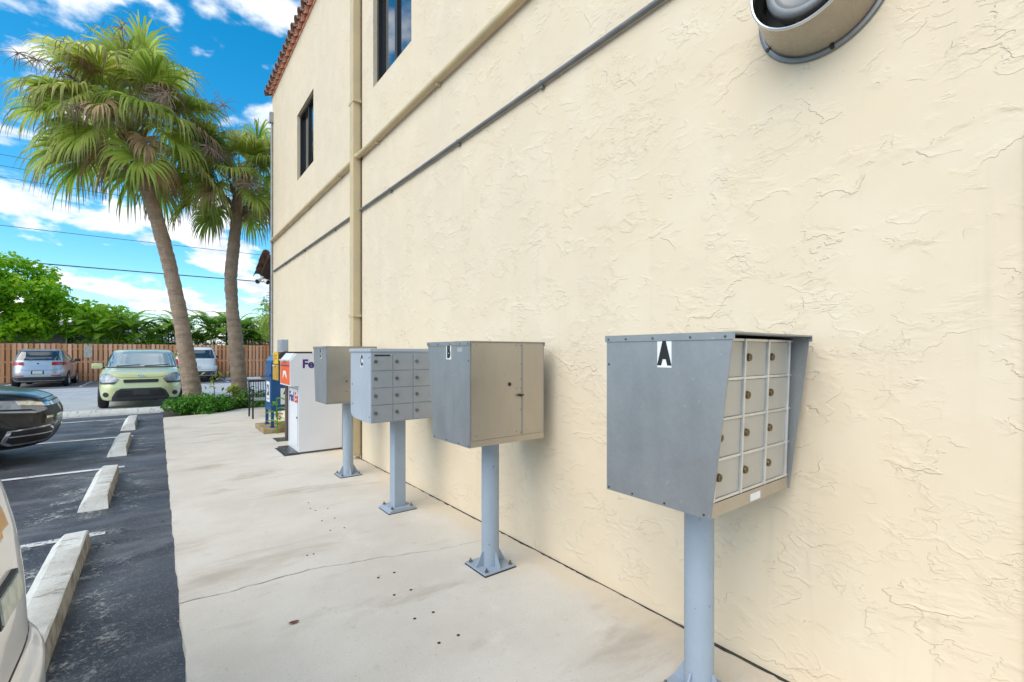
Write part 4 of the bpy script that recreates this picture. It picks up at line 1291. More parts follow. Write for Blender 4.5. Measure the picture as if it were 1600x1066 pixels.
def rear_set(c, zr, rw, lights, plate, zdark, refl, paint_badge=None, hw=.9):
    B = PI
    c.patch('rear_window', [(-rw[0], zr[0]), (rw[0], zr[0]), (rw[1], zr[1]), (-rw[1], zr[1])], B, 'car_glass', .004)
    for mi in (False, True):
        c.patch('tail_light', lights, B, 'tail_red', .007, mirror=mi)
        c.patch('reflector', refl, B, 'tail_red', .006, mirror=mi)
    c.patch('lower_bumper', [(-hw, zdark[0]), (hw, zdark[0]), (hw, zdark[1]), (-hw, zdark[1])], B, 'grey_trim', .003)

# silver crossover backed to the camera
sil = Car('parked_car', 'silver crossover with red tail lights facing the wood fence', (-4.12, 30.6, ZA + .004), PI / 2, 'silver_paint', [
    (.22, 1.9, -1.95, .78), (.28, 2.10, -2.12, .86), (.45, 2.2, -2.20, .895), (.65, 2.21, -2.21, .905), (.85, 2.15, -2.16, .905), (.98, 2.0, -2.12, .895), (1.05, 1.6, -2.11, .88),
    (1.10, 1.2, -2.10, .862), (1.14, 1.02, -2.09, .845), (1.32, .66, -2.0, .79), (1.50, .30, -1.86, .725), (1.60, .05, -1.76, .675), (1.65, -.25, -1.6, .60), (1.675, -.6, -1.3, .45), (1.68, -.9, -1.1, .2)], 5.0)
sil.wheels((1.32, -1.30), .91, .335, .215, 10)
rear_set(sil, (1.18, 1.56), (.70, .60), [(.42, .97), (.86, .97), (.87, 1.10), (.70, 1.12), (.44, 1.11)], None, (.24, .47), [(.42, .50), (.72, .50), (.72, .545), (.42, .545)], hw=.83)
sil.patch('spoiler', [(-.64, 1.575), (.64, 1.575), (.60, 1.615), (-.60, 1.615)], PI, 'silver_paint', .05, th=.02)
rp = sil.patch('plate_recess', [(-.40, .59), (.40, .59), (.38, .73), (-.38, .73)], PI, 'silver_paint', .003)
sil.patch('plate_shadow', [(-.20, .585), (.20, .585), (.20, .735), (-.20, .735)], PI, 'seam', .006, parent=rp)
sil.patch('number_plate', [(-.155, .60), (.155, .60), (.155, .72), (-.155, .72)], PI, 'plate_white', .010, parent=rp)
bd_ = sil.patch('badge', ellipse(0, 1.045, .05, .05), PI, 'chrome', .006)
sil.patch('badge_centre', ellipse(0, 1.045, .036, .036), PI, 'grey_trim', .010, parent=bd_)
sil.strip('tailgate_seam', [(-.72, 1.16), (-.76, .95), (-.70, .80), (-.40, .765), (.40, .765), (.70, .80), (.76, .95), (.72, 1.16)], PI, .010)
sil.strip('exhaust_trim', [(-.55, .30), (.55, .30)], PI, .03, 'bright_aluminium', .008)
for mi in (False, True):
    sil.patch('side_window', [(-.95, 1.17), (.05, 1.15), (.08, 1.56), (-.30, 1.55)], PI / 2, 'car_glass', .004, mirror=mi)
    sil.patch('side_window', [(.12, 1.15), (1.0, 1.17), (.98, 1.56), (.14, 1.56)], PI / 2, 'car_glass', .004, mirror=mi)
    sil.patch('side_window', [(1.06, 1.19), (1.62, 1.28), (1.45, 1.54), (1.05, 1.56)], PI / 2, 'car_glass', .004, mirror=mi)
    sil.strip('door_seam', [(.08, .38), (.08, 1.14)], PI / 2, .012, mirror=mi)
    sil.strip('door_seam', [(-.92, .38), (-.98, 1.12)], PI / 2, .012, mirror=mi)
    sil.strip('door_seam', [(.75, .42), (1.02, .85), (1.04, 1.15)], PI / 2, .012, mirror=mi)
    sil.strip('sill', [(-.9, .30), (.9, .30)], PI / 2, .14, 'grey_trim', .003, mirror=mi)
sil.mirrors(.82, .86, 1.16, 'grey_trim', 1.1)
sil.strip('rear_wiper', [(-.02, 1.19), (.34, 1.215)], PI, .018, 'black_plastic', .012)

# white sport utility behind the leaning palm
suv = Car('parked_car', 'white sport utility facing the fence behind the leaning palm trunk', (1.60, 30.75, ZA + .004), PI / 2, 'white_paint_suv', [
    (.28, 1.95, -2.05, .84), (.36, 2.25, -2.28, .92), (.55, 2.32, -2.33, .945), (.75, 2.32, -2.33, .955), (.95, 2.28, -2.29, .955), (1.10, 2.1, -2.28, .945), (1.16, 1.6, -2.28, .93),
    (1.20, 1.2, -2.27, .915), (1.26, 1.05, -2.25, .895), (1.45, .72, -2.18, .84), (1.62, .45, -2.08, .785), (1.74, .25, -2.0, .74), (1.79, .0, -1.85, .68), (1.815, -.4, -1.5, .5), (1.82, -.8, -1.2, .2)], 6.5)
suv.wheels((1.42, -1.42), .95, .37, .24, 6)
rear_set(suv, (1.22, 1.66), (.77, .665), [(.76, .86), (.93, .86), (.91, 1.20), (.78, 1.20)], None, (.30, .58), [(.80, .62), (.92, .62), (.92, .665), (.80, .665)], hw=.93)
suv.strip('tailgate_seam', [(-.74, 1.18), (-.74, .66), (.74, .66), (.74, 1.18)], PI, .010)
suv.strip('badge', [(-.62, 1.08), (-.30, 1.08)], PI, .035, 'grey_trim', .006)
suv.strip('badge', [(-.62, 1.0), (-.42, 1.0)], PI, .03, 'grey_trim', .006)
suv.patch('number_plate', [(-.155, .72), (.155, .72), (.155, .85), (-.155, .85)], PI, 'plate_white', .008)
for mi in (False, True):
    suv.patch('side_window', [(-.95, 1.25), (1.9, 1.26), (1.75, 1.66), (-.30, 1.68)], PI / 2, 'car_glass', .004, mirror=mi)
    suv.strip('sill', [(-1.0, .38), (1.0, .38)], PI / 2, .12, 'grey_trim', .003, mirror=mi)
    suv.strip('roof_rail', [(-.1, 1.765), (1.7, 1.765)], PI / 2, .03, 'bright_aluminium', .03, mirror=mi)
suv.mirrors(.85, .92, 1.28, 'black_plastic', 1.25)

# glossy black saloon, nose pointing at the walk
blk = Car('parked_car', 'glossy black car nosing towards the chipped grey wheel stop', (-3.58, 9.62, ZA), 0, 'black_paint', [(0.221,2.05,-2.1,0.78), (0.265,2.3,-2.3,0.86), (0.376,2.38,-2.36,0.9), (0.53,2.42,-2.4,0.918), (0.685,2.42,-2.42,0.925), (0.818,2.36,-2.42,0.925), (0.906,2.28,-2.41,0.922), (0.972,2.12,-2.4,0.915), (1.039,1.78,-2.38,0.9), (1.094,1.3,-2.34,0.88), (1.138,1.02,-2.28,0.86), (1.315,0.6,-1.95,0.78), (1.476,0.18,-1.55,0.68), (1.555,-0.1,-1.2,0.58), (1.585,-0.4,-0.9,0.4), (1.591,-0.6,-0.8,0.2)], 4.2)
blk.wheels((1.45, -1.42), .92, .335, .225, 5)
for mi in (False, True):
    q = R(38)
    hl = blk.patch('headlight', [(.44, .74), (.62, .705), (.95, .745), (1.42, .87), (1.38, .915), (1.0, .90), (.62, .875), (.47, .82)], q, 'headlamp', .007, mirror=mi, nose=2.42)
    blk.patch('marker', [(1.00, .76), (1.30, .84), (1.28, .90), (1.0, .86)], q, 'amber', .010, parent=hl, mirror=mi, nose=2.42)
    blk.patch('lamp_bezel', [(.60, .735), (.95, .765), (1.0, .79), (.66, .765)], q, 'black_plastic', .010, parent=hl, mirror=mi, nose=2.42)
    bz = blk.patch('fog_bezel', [(.34, .30), (.82, .29), (.90, .34), (.86, .50), (.42, .53), (.30, .47), (.27, .37)], q, 'chrome', .008, mirror=mi, nose=2.42)
    blk.patch('fog_recess', [(.37, .335), (.80, .315), (.86, .35), (.83, .485), (.43, .505), (.335, .455), (.315, .38)], q, 'black_plastic', .012, parent=bz, mirror=mi, nose=2.42)
    blk.patch('fog_slat', [(.36, .415), (.84, .41), (.84, .422), (.36, .43)], q, 'bright_aluminium', .018, parent=bz, mirror=mi, nose=2.42)
    blk.strip('bumper_seam', [(.5, .69), (.95, .735), (1.45, .86)], q, .010, mirror=mi, nose=2.42)
    blk.patch('side_window', [(-.95, 1.17), (1.5, 1.17), (.9, 1.45), (-.20, 1.47)], PI / 2, 'car_glass', .004, mirror=mi)
    blk.strip('lower_lip', [(.05, .27), (.5, .262), (.95, .262)], q, .03, 'grey_trim', .01, mirror=mi, nose=2.42)
g = blk.patch('grille', [(-.56, .62), (.56, .62), (.60, .74), (.54, .84), (-.54, .84), (-.60, .74)], 0, 'black_plastic', .006)
blk.strip('chrome_bar', [(-.72, .85), (-.5, .81), (0, .80), (.5, .81), (.72, .85)], 0, .05, 'chrome', .012, parent=g)
blk.strip('chrome_bar', [(-.55, .635), (.55, .635)], 0, .03, 'chrome', .010, parent=g)
blk.patch('emblem', [(-.06, .68), (.06, .68), (.075, .77), (-.075, .77)], 0, 'chrome', .012, parent=g)
blk.patch('lower_intake', [(-.45, .28), (.45, .28), (.42, .44), (-.42, .44)], 0, 'black_plastic', .006)
blk.patch('windshield', [(-.76, 1.16), (.76, 1.16), (.58, 1.50), (-.58, 1.50)], 0, 'car_glass', .004)
blk.strip('hood_seam', [(-.82, .98), (-.66, .91), (-.45, .885), (.45, .885), (.66, .91), (.82, .98)], 0, .008)
blk.mirrors(.85, .86, 1.20, 'black_paint', 1.1)

# white hatchback, tail close to the walk, cut by the frame
chv = Car('parked_car', 'white car with gold badge and bumper step beside the long white wheel stop', (-2.447, 1.785, ZA), PI, 'cream_white_paint', [
    (.24, 1.9, -2.0, .78), (.28, 2.0, -2.10, .85), (.36, 2.06, -2.17, .885), (.48, 2.08, -2.178, .90), (.555, 2.08, -2.178, .90), (.59, 2.08, -2.168, .90), (.615, 2.07, -2.145, .90),
    (.66, 2.06, -2.138, .902), (.80, 2.0, -2.13, .902), (.94, 1.8, -2.112, .895), (1.05, 1.2, -2.085, .88), (1.12, 1.0, -2.06, .86), (1.30, .7, -1.98, .79), (1.50, .3, -1.84, .70), (1.60, 0, -1.74, .64), (1.64, -.3, -1.5, .54), (1.66, -.6, -1.1, .3)], 3.4)
chv.t.scale = (1, 1, 1.05)
chv.wheels((1.28, -1.26), .90, .32, .205, 5)
B = PI
chv.patch('rear_window', [(-.66, 1.14), (.66, 1.14), (.56, 1.52), (-.56, 1.52)], B, 'car_glass', .004)
bow = [(-.13, -.028), (-.045, -.028), (-.045, -.046), (.045, -.046), (.045, -.028), (.13, -.028), (.105, .028), (.045, .028), (.045, .046), (-.045, .046), (-.045, .028), (-.105, .028)]
sk = lambda p, s_, cz: [(x * s_ + z * .25, cz + z * s_) for x, z in p]
be = chv.patch('emblem', sk(bow, 1.0, 1.02), B, 'chrome', .014, res=.02)
chv.patch('emblem_face', sk(bow, .82, 1.02), B, 'gold', .018, parent=be, res=.02)
pf = chv.patch('plate_frame', [(-.11, .80), (.11, .80), (.11, .875), (-.11, .875)], B, 'black_plastic', .012)
chv.patch('number_plate', [(-.10, .808), (.10, .808), (.10, .867), (-.10, .867)], B, 'plate_white', .017, parent=pf)
for mi in (False, True):
    chv.patch('tail_light', [(.66, 1.22), (.80, 1.22), (.72, 1.46), (.62, 1.46)], R(168), 'tail_red', .006, mirror=mi)
    chv.patch('side_window', [(-.95, 1.14), (1.35, 1.16), (1.1, 1.50), (-.30, 1.52)], PI / 2, 'car_glass', .004, mirror=mi)
    chv.patch('lower_skirt', [(.0, .245), (.84, .245), (.86, .33), (.0, .33)], B, 'usps_navy', .003, mirror=mi)
chv.strip('hatch_seam', [(-.62, 1.10), (-.60, .80), (-.52, .64), (.52, .64), (.60, .80), (.62, 1.10)], B, .008, 'seam', .001)
chv.mirrors(.75, .86, 1.16, 'cream_white_paint', 1.1)

# ------------------------------------------------------------------ palms by the walk
def trunk_mesh(pts, radii, seg=28, n=150):
    P = np.array(pts, float); t0 = np.linspace(0, 1, len(P))
    tt = np.linspace(0, 1, n)
    # smooth path
    Q = np.stack([np.interp(tt, t0, P[:, k]) for k in range(3)], 1)
    for _ in range(60):
        Q[1:-1] = (Q[:-2] + 2 * Q[1:-1] + Q[2:]) / 4
    rad = np.interp(tt, t0, radii)
    mb = MB()
    mb.tube([Vector(q) for q in Q], list(rad), seg)
    r = random.Random(int(P[0, 0] * 100))
    ph = [r.uniform(0, 6) for _ in range(8)]
    from mathutils import noise as mn
    for v in mb.bm.verts:
        i = int(np.argmin(np.abs(Q[:, 2] - v.co.z)))
        c = Vector(Q[i])
        d = v.co - c; d.z = 0
        k = 1 + .030 * math.sin(v.co.z * 34 + 1.5 * math.sin(v.co.z * 3)) + .09 * mn.noise(v.co * 2.2) + .06 * mn.noise(v.co * 7)
        v.co.x = c.x + d.x * k; v.co.y = c.y + d.y * k
    return mb, Q
def fan_frond(base, az, el, pet, blade, nseg=54, droop=1.0, tone=0.5, rs=None, tipdry=.5):
    """one costapalmate leaf: petiole, arching costa, long drooping segments; returns V,F,tone,tip"""
    rs = rs or random.Random(0)
    d = Vector((math.cos(az) * math.cos(el), math.sin(az) * math.cos(el), math.sin(el)))
    side = Vector((-math.sin(az), math.cos(az), 0))
    V, F, T, TP = [], [], [], []
    p = Vector(base); pts = [p.copy()]
    n = 6
    dd = d.copy()
    for i in range(n):
        p = p + dd * pet / n
        dd = (dd + Vector((0, 0, -.055 * droop))).normalized()
        pts.append(p.copy())
    up = side.cross(dd).normalized()
    if up.z < 0: up = -up
    for i, q in enumerate(pts):
        w_ = .026 - .012 * i / n
        V += [q - side * w_, q + up * .012, q + side * w_]
        T += [tone * .8] * 3; TP += [0.0] * 3
        if i:
            a = (i - 1) * 3
            F += [(a, a + 1, a + 4, a + 3), (a + 1, a + 2, a + 5, a + 4)]
    hub = pts[-1]
    dd = (dd + Vector((0, 0, -rs.uniform(.45, 1.0) * (1.25 - .75 * max(0, math.sin(el)))))).normalized()
    up = side.cross(dd).normalized()
    if up.dot(d) < 0 and up.z < 0: up = -up
    elif up.z < -.2: up = -up
    A = R(rs.uniform(118, 140))
    for k in range(nseg):
        if rs.random() < .10: continue
        u = (k + .5) / nseg * 2 - 1
        a = u * A + rs.gauss(0, .02)
        L = blade * (1 - .30 * abs(u) ** 2.2) * rs.uniform(.88, 1.06)
        # costa pushes the middle segments forward
        st = hub + dd * (.25 * blade * (1 - abs(u)))
        v = (dd * math.cos(a) + side * math.sin(a) + up * (.18 + .22 * abs(math.sin(a)))).normalized()
        wv = (side * math.cos(a) - dd * math.sin(a))
        wv = (wv + up * .35 * (1 if k % 2 else -1)).normalized()
        q = st.copy(); m = 6
        b0 = len(V)
        W = blade * .023 * rs.uniform(.85, 1.15)
        dry = rs.random() < tipdry
        tn = min(1, max(0, tone + rs.gauss(0, .16)))
        g = droop * rs.uniform(.75, 1.3)
        for i in range(m + 1):
            t_ = i / m
            w_ = W * (1.0 if t_ < .45 else max(.06, (1 - t_) / .55)) * (.45 if i == 0 else 1)
            V += [q - wv * w_, q + wv * w_]
            T += [tn, tn]
            tp = max(0, (t_ - .50) / .42) * (1 if dry else .25)
            TP += [tp, tp]
            q = q + v * L / m
            v = (v + Vector((0, 0, -g * 1.5 * (t_ + .12) ** 1.25)) + Vector((rs.gauss(0, .05), rs.gauss(0, .05), 0))).normalized()
            if i:
                a_ = b0 + (i - 1) * 2
                F.append((a_, a_ + 1, a_ + 3, a_ + 2))
    return V, F, T, TP
def frond_obj(name, parent, m, *a, **kw):
    V, F, T, TP = fan_frond(*a, **kw)
    me = np_mesh(name, np.array([tuple(v) for v in V]), np.array(F), {'tone': np.array(T), 'tip': np.array(TP)})
    return obj(name, me, m, parent)
def spray(parent, base, az, el, L, seed):
    """dry flower stalk with hanging twigs"""
    r = random.Random(seed)
    mb = MB()
    p = Vector(base); d = Vector((math.cos(az) * math.cos(el), math.sin(az) * math.cos(el), math.sin(el)))
    pts = [p.copy()]
    for i in range(8):
        p = p + d * L / 8; d = (d + Vector((0, 0, -.14))).normalized(); pts.append(p.copy())
    mb.tube(pts, [.018 - .0015 * i for i in range(9)], 5)
    for k in range(170):
        q = pts[r.randint(2, 8)].copy()
        v = Vector((r.gauss(0, 1), r.gauss(0, 1), r.gauss(-.1, .8))).normalized()
        w_ = [q.copy()]
        for i in range(4):
            q = q + v * r.uniform(.06, .13); v = (v + Vector((r.gauss(0, .2), r.gauss(0, .2), -.3))).normalized(); w_.append(q.copy())
        mb.tube(w_, [.008, .007, .006, .005, .003], 3, False)
    me = mb.mesh('flower_stalk')
    at = me.attributes.new('tone', 'FLOAT', 'POINT')
    at.data.foreach_set('value', [r.random() for _ in me.vertices])
    return obj('flower_stalk', me, 'palm_flower', parent)
def fan_palm(label, base, pts, radii, specs, seed, dead, stalks, boots=26):
    t = thing('fan_palm', label, 'palm tree', base)
    mb, Q = trunk_mesh(pts, radii)
    mb.build('trunk', 'palm_bark', t, smooth=60)
    top = Vector(Q[-1])
    r = random.Random(seed)
    # leaf bases left round the neck
    bm = MB()
    for k in range(boots):
        a = k * 2.4; z = -r.uniform(.0, .85)
        d = Vector((math.cos(a), math.sin(a), 0))
        p0 = top + d * radii[-1] * .85 + Vector((0, 0, z)); p1 = p0 + d * r.uniform(.10, .2) + Vector((0, 0, r.uniform(.18, .34)))
        bm.tube([p0, (p0 + p1) / 2 + d * .02, p1], [.05, .04, .022], 5)
    bm.build('leaf_base', 'palm_bark', t)
    for (az, el, pet, bl, dr, tn) in specs:
        a_ = R(az); st = top + Vector((math.cos(a_), math.sin(a_), 0)) * .08 + Vector((0, 0, r.uniform(-.25, .15) + .25 * math.sin(R(el))))
        frond_obj('frond', t, 'palm_leaf', st, a_, R(el), pet, bl, droop=dr, tone=tn, rs=random.Random(r.random()), tipdry=.7 if el < 20 else .45)
    for (az, el, pet, bl, dr) in dead:
        a_ = R(az); st = top + Vector((math.cos(a_), math.sin(a_), 0)) * .1 + Vector((0, 0, -.15))
        frond_obj('dead_frond', t, 'palm_dead', st, a_, R(el), pet, bl, nseg=38, droop=dr, tone=r.random(), rs=random.Random(r.random()), tipdry=1)
    for i, (az, el, L) in enumerate(stalks):
        spray(t, top + Vector((0, 0, .1)), R(az), R(el), L, seed + i)
    return t
rp_ = random.Random(21)
def crown(n, lo, hi, pet, bl, seed):
    r = random.Random(seed); out = []
    for k in range(n):
        az = (k * 137.5 + r.uniform(-18, 18)) % 360
        f = (k + .5) / n
        el = lo + (hi - lo) * f ** .85 + r.uniform(-7, 7)
        out.append((az, el, pet * r.uniform(.85, 1.12), bl * r.uniform(.88, 1.12), r.uniform(.85, 1.35) * (1.0 if el > 30 else 1.1), min(1, max(0, .30 + .45 * f + r.gauss(0, .26)))))
    return out
fan_palm('tall fan palm with leaning trunk and wide ragged crown', (.80, 14.6, 0),
         [(0, 0, -.1), (-.18, 0, 1.2), (-.36, 0, 2.6), (-.66, 0, 4.2), (-1.02, 0, 5.6), (-1.25, 0, 6.65)],
         [.235, .185, .165, .158, .152, .15],
         crown(46, -20, 80, 1.24, 1.22, 5), 11,
         [(205, 42, 1.35, .8, 1.6), (300, 60, 1.3, .8, 1.7), (250, 30, 1.35, .9, 1.8), (330, 35, 1.4, .9, 1.8), (120, 30, 1.0, .8, 1.5), (225, 62, 1.5, .7, 1.6), (280, 5, 1.2, .8, 1.8), (235, -30, .7, .9, 1.8), (310, -25, .7, .9, 1.8), (190, -20, .7, .9, 1.8), (20, -25, .7, .9, 1.8)],
         [(262, 70, 2.3), (330, 48, 2.3), (205, 48, 2.3), (290, 40, 2.0), (240, 20, 1.9)])
fan_palm('shorter fan palm with bent trunk beside the building corner', (1.86, 14.9, 0),
         [(0, 0, -.1), (-.06, 0, .8), (-.14, .0, 1.9), (-.22, 0, 2.7), (-.26, 0, 3.6), (-.14, 0, 4.8), (-.06, 0, 5.95)],
         [.215, .19, .185, .15, .155, .14, .135],
         crown(32, -18, 78, .95, 1.02, 9), 31,
         [(230, 10, .9, .9, 1.8), (300, -5, .9, .9, 1.8), (60, 20, .9, .8, 1.7), (270, 35, .9, .8, 1.6)],
         [(240, 40, 1.8), (310, 55, 1.8), (270, 15, 1.6)])

# ------------------------------------------------------------------ leaves by the thousand
def leaf_cloud(cent, nrm, size, seed, aspect=.5, jitter=.7):
    """rhombic leaves bent along the midrib, facing roughly along nrm"""
    r = np.random.default_rng(seed)
    n = len(cent)
    nn = nrm + r.normal(0, jitter, (n, 3)); nn /= np.linalg.norm(nn, axis=1, keepdims=True) + 1e-9
    ax = r.normal(0, 1, (n, 3)); ax -= nn * (ax * nn).sum(1, keepdims=True); ax /= np.linalg.norm(ax, axis=1, keepdims=True) + 1e-9
    bx = np.cross(nn, ax)
    s = (size * r.uniform(.65, 1.3, n))[:, None]
    V = np.stack([cent - ax * s * .5, cent + bx * s * aspect * .5 + nn * s * .10, cent + ax * s * .5 - nn * s * .12, cent - bx * s * aspect * .5 + nn * s * .10], 1).reshape(-1, 3)
    F = np.arange(4 * n).reshape(n, 4)
    # split along the midrib
    T = np.concatenate([F[:, [0, 1, 2]], F[:, [0, 2, 3]]])
    return V, T
def foliage(name, parent, m, blobs, per, size, seed, aspect=.5, tone_bias=0.0):
    """blobs: (cx,cy,cz,rx,ry,rz) clumps; leaves sit in the outer shell of each clump"""
    r = np.random.default_rng(seed)
    Vs, Fs, Ts = [], [], []
    off = 0
    for (cx, cy, cz, rx, ry, rz_) in blobs:
        k = max(20, int(per * rx * rz_))
        d = r.normal(0, 1, (k, 3)); d /= np.linalg.norm(d, axis=1, keepdims=True)
        rad = r.uniform(.45, 1.05, (k, 1)) ** .6
        c = d * rad * np.array([rx, ry, rz_]) + np.array([cx, cy, cz])
        nrm = d * .7 + np.array([0, -.15, .75])
        V, F = leaf_cloud(c, nrm, size, int(r.integers(1e9)), aspect)
        base = r.uniform(.15, .75) + tone_bias
        tn = np.clip(base + r.normal(0, .16, k), 0, 1)
        Vs.append(V); Fs.append(F + off); Ts.append(np.repeat(tn, 4)); off += len(V)
    me = np_mesh(name, np.concatenate(Vs), np.concatenate(Fs), {'tone': np.concatenate(Ts)})
    return obj(name, me, m, parent)
def clumps(c, r, n, sz, seed, flat=.75):
    """n small clumps spread through and over an ellipsoid"""
    g = np.random.default_rng(seed); out = []
    for k in range(n):
        d = g.normal(0, 1, 3); d /= np.linalg.norm(d)
        rr = g.uniform(.35, 1.0) ** .5
        s = sz * g.uniform(.6, 1.25)
        out.append((c[0] + d[0] * r[0] * rr, c[1] + d[1] * r[1] * rr, c[2] + d[2] * r[2] * rr, s, s, s * flat))
    return out
def limbs(parent, base_r, h, tips, m, seed, lean=(0, 0)):
    r = random.Random(seed)
    tr = MB()
    top = Vector((lean[0], lean[1], h))
    tr.tube([(0, 0, -.1), (lean[0] * .3, lean[1] * .3, h * .4), top], [base_r, base_r * .8, base_r * .62], 10)
    to_ = tr.build('trunk', m, parent, smooth=60)
    for tip in tips:
        tip = Vector(tip)
        mid = top.lerp(tip, .5) + Vector((r.gauss(0, .15), r.gauss(0, .15), r.uniform(0, .3)))
        MB().tube([top - Vector((0, 0, .15)), mid, tip], [base_r * .5, base_r * .32, base_r * .12], 7).build('limb', m, to_, smooth=60)

bt = thing('broadleaf_tree', 'bright green broadleaf tree spreading over the wood fence', 'tree', (-8.6, 35.8, ZA))
bt.scale = (1.08, 1, 1.1)
limbs(bt, .28, 1.9, [(-2.5, .3, 4.0), (-1, -.6, 5.2), (.8, .2, 5.6), (2.2, -.4, 4.4), (3.6, .0, 3.2), (5.0, -.2, 2.8), (-.2, 1.0, 4.5)], 'wood_pole', 3, (.4, 0))
bl = []
bl += clumps((.1, 0, 4.6), (2.9, 1.9, 1.95), 70, .72, 1)
bl += clumps((2.4, -.2, 4.0), (1.8, 1.5, 1.75), 42, .62, 2)
bl += clumps((4.6, -.2, 3.15), (2.0, 1.1, 1.05), 38, .52, 3)
bl += clumps((-2.6, 0, 4.2), (2.6, 1.8, 1.8), 44, .72, 4)
bl += clumps((1.6, -.9, 2.7), (2.6, .9, .75), 30, .5, 5)
bl += clumps((-1.6, -.9, 2.75), (2.2, .9, .7), 22, .5, 6)
bl += [(.35, 0, 6.55, .42, .42, .5), (2.15, 0, 5.9, .36, .36, .42), (3.55, 0, 5.2, .36, .36, .38), (-.6, 0, 6.5, .4, .4, .4)]
foliage('crown', bt, 'tree_leaf', bl, 480, .23, 12, .6, .08)

# feather palms along the back of the fence
def feather(L, seed, nl=30):
    r = random.Random(seed)
    V, F, T = [], [], []
    p = Vector((0, 0, 0)); d = Vector((.42, 0, .9)).normalized()
    pts = []; n = 14
    for i in range(n + 1):
        pts.append((p.copy(), d.copy()))
        p = p + d * L / n; d = (d + Vector((.05, 0, -.155 * (i / n + .25)))).normalized()
    def quadstrip(a, b2, w0, w1, side, tn):
        k = len(V); mid = (a + b2) / 2 + Vector((0, 0, .015))
        V.extend([a - side * w0, a + side * w0, mid - side * max(w0, w1), mid + side * max(w0, w1), b2 - side * .003, b2 + side * .003])
        F.extend([(k, k + 1, k + 3, k + 2), (k + 2, k + 3, k + 5, k + 4)]); T.extend([tn] * 6)
    for i in range(n):
        k = len(V); a, b2 = pts[i][0], pts[i + 1][0]; w_ = .022 * (1 - i / n) + .006
        V.extend([a + Vector((0, -w_, 0)), a + Vector((0, w_, 0)), b2 + Vector((0, -w_, 0)), b2 + Vector((0, w_, 0))])
        F.append((k, k + 1, k + 3, k + 2)); T.extend([.95] * 4)
    for j in range(nl):
        t_ = .16 + .84 * j / nl
        i = min(n - 1, int(t_ * n)); f = t_ * n - i
        q = pts[i][0].lerp(pts[i + 1][0], f); dd = pts[i][1]
        for sd_ in (-1, 1):
            v = (dd * .75 + Vector((0, sd_ * .85, .32))).normalized()
            l = L * .27 * math.sin(PI * (.18 + .8 * t_)) * r.uniform(.85, 1.1)
            tip = q + v * l + Vector((0, 0, -.30 * l))
            side = v.cross(Vector((0, 0, 1))).normalized()
            quadstrip(q, tip, .008, .028, side, min(1, max(0, r.gauss(.45, .2))))
    return np_mesh('frond', np.array([tuple(v) for v in V]), np.array(F), {'tone': np.array(T)})
fm = [feather(1.9, s) for s in range(4)]
stem_me = MB().tube([(0, 0, -.1), (.02, 0, 1.3), (0, 0, 2.75)], [.055, .045, .035], 7).mesh('stem')
rf = random.Random(5)
areca_x = np.linspace(-2.6, 9.4, 17)
for i, x in enumerate(areca_x):
    y0 = 34.6 + rf.uniform(-.3, .5)
    hgt = rf.uniform(.88, 1.2)
    t = thing('feather_palm', 'clumped green feather palm growing in the row behind the fence', 'palm tree', (x + rf.uniform(-.15, .15), y0, ZA), rf.uniform(0, 6), 'feather palms behind the fence')
    t.scale = (1, 1, hgt)
    for s in range(3):
        a = s * 2.1 + rf.uniform(-.3, .3)
        ox, oy = .22 * math.cos(a), .22 * math.sin(a)
        so = obj('stem', stem_me, 'yellow_leaf', t, (ox, oy, 0))
        so.rotation_euler = (rf.uniform(-.12, .12), rf.uniform(-.12, .12), 0)
        z0 = rf.uniform(1.7, 2.7)
        for k in range(7):
            fo = obj('frond', fm[rf.randint(0, 3)], 'areca_leaf', t, (ox, oy, z0))
            fo.rotation_euler = (0, rf.uniform(-.15, .45), a + k * 1.05 + rf.uniform(-.3, .3))
            fo.scale = (1.0,) * 3 if k else (1.15,) * 3
BUSH = (
    (-.4, 34.0, 1.1, 1.05, 'low yellow green bush peeping over the fence by the green car roof'),
    (-2.6, 35.6, 1.3, 1.7, 'round bush between the broadleaf tree and the feather palms'),
    (1.2, 35.8, 1.5, 1.7, 'dense bush behind the leaning palm trunk'),
    (3.5, 35.4, 1.6, 1.75, 'broad bush over the fence between the two fan palm trunks'),
    (5.6, 35.6, 1.6, 1.85, 'dense bush behind the bent palm trunk'),
    (8.2, 35.2, 1.7, 1.8, 'tall bush over the fence near the pink roof'))
for k, (x, y_, w_, h_, lab_) in enumerate(BUSH):
    t = thing('bushy_shrub', lab_, 'shrub', (x, y_, ZA))
    MB().tube([(0, 0, -.1), (0, 0, 1.4)], [.08, .05], 6).build('stem', 'wood_pole', t)
    foliage('foliage', t, 'areca_leaf', clumps((0, 0, h_ + .55), (w_, .7, h_ * .8), 34, .45, 60 + k), 420, .16, 70 + k, .35, .1)
dk = thing('dark_tree', 'dark leafy tree past the building corner under the tiled eave', 'tree', (6.2, 29.0, ZA))
limbs(dk, .14, 1.6, [(-.5, 0, 3.0), (.5, 0, 3.6), (0, .3, 4.4)], 'wood_pole', 8)
foliage('crown', dk, 'dark_leaf', clumps((-.05, 0, 3.6), (1.35, 1.1, 1.9), 60, .5, 80), 420, .16, 81, .45)
dp = thing('small_fan_palm', 'small dark fan palm half hidden behind the building corner', 'palm tree', (3.55, 19.9, ZA))
mb, Q = trunk_mesh([(0, 0, -.1), (0, 0, 1.5), (.02, 0, 2.9)], [.11, .10, .09], 12, 20); mb.build('trunk', 'palm_bark', dp, smooth=60)
for (az, el, pet, bl_, dr, tn) in crown(16, -50, 70, .35, .62, 44):
    frond_obj('frond', dp, 'palm_leaf', Vector(Q[-1]), R(az), R(el), pet, bl_, nseg=26, droop=dr, tone=tn * .5, rs=rp_)

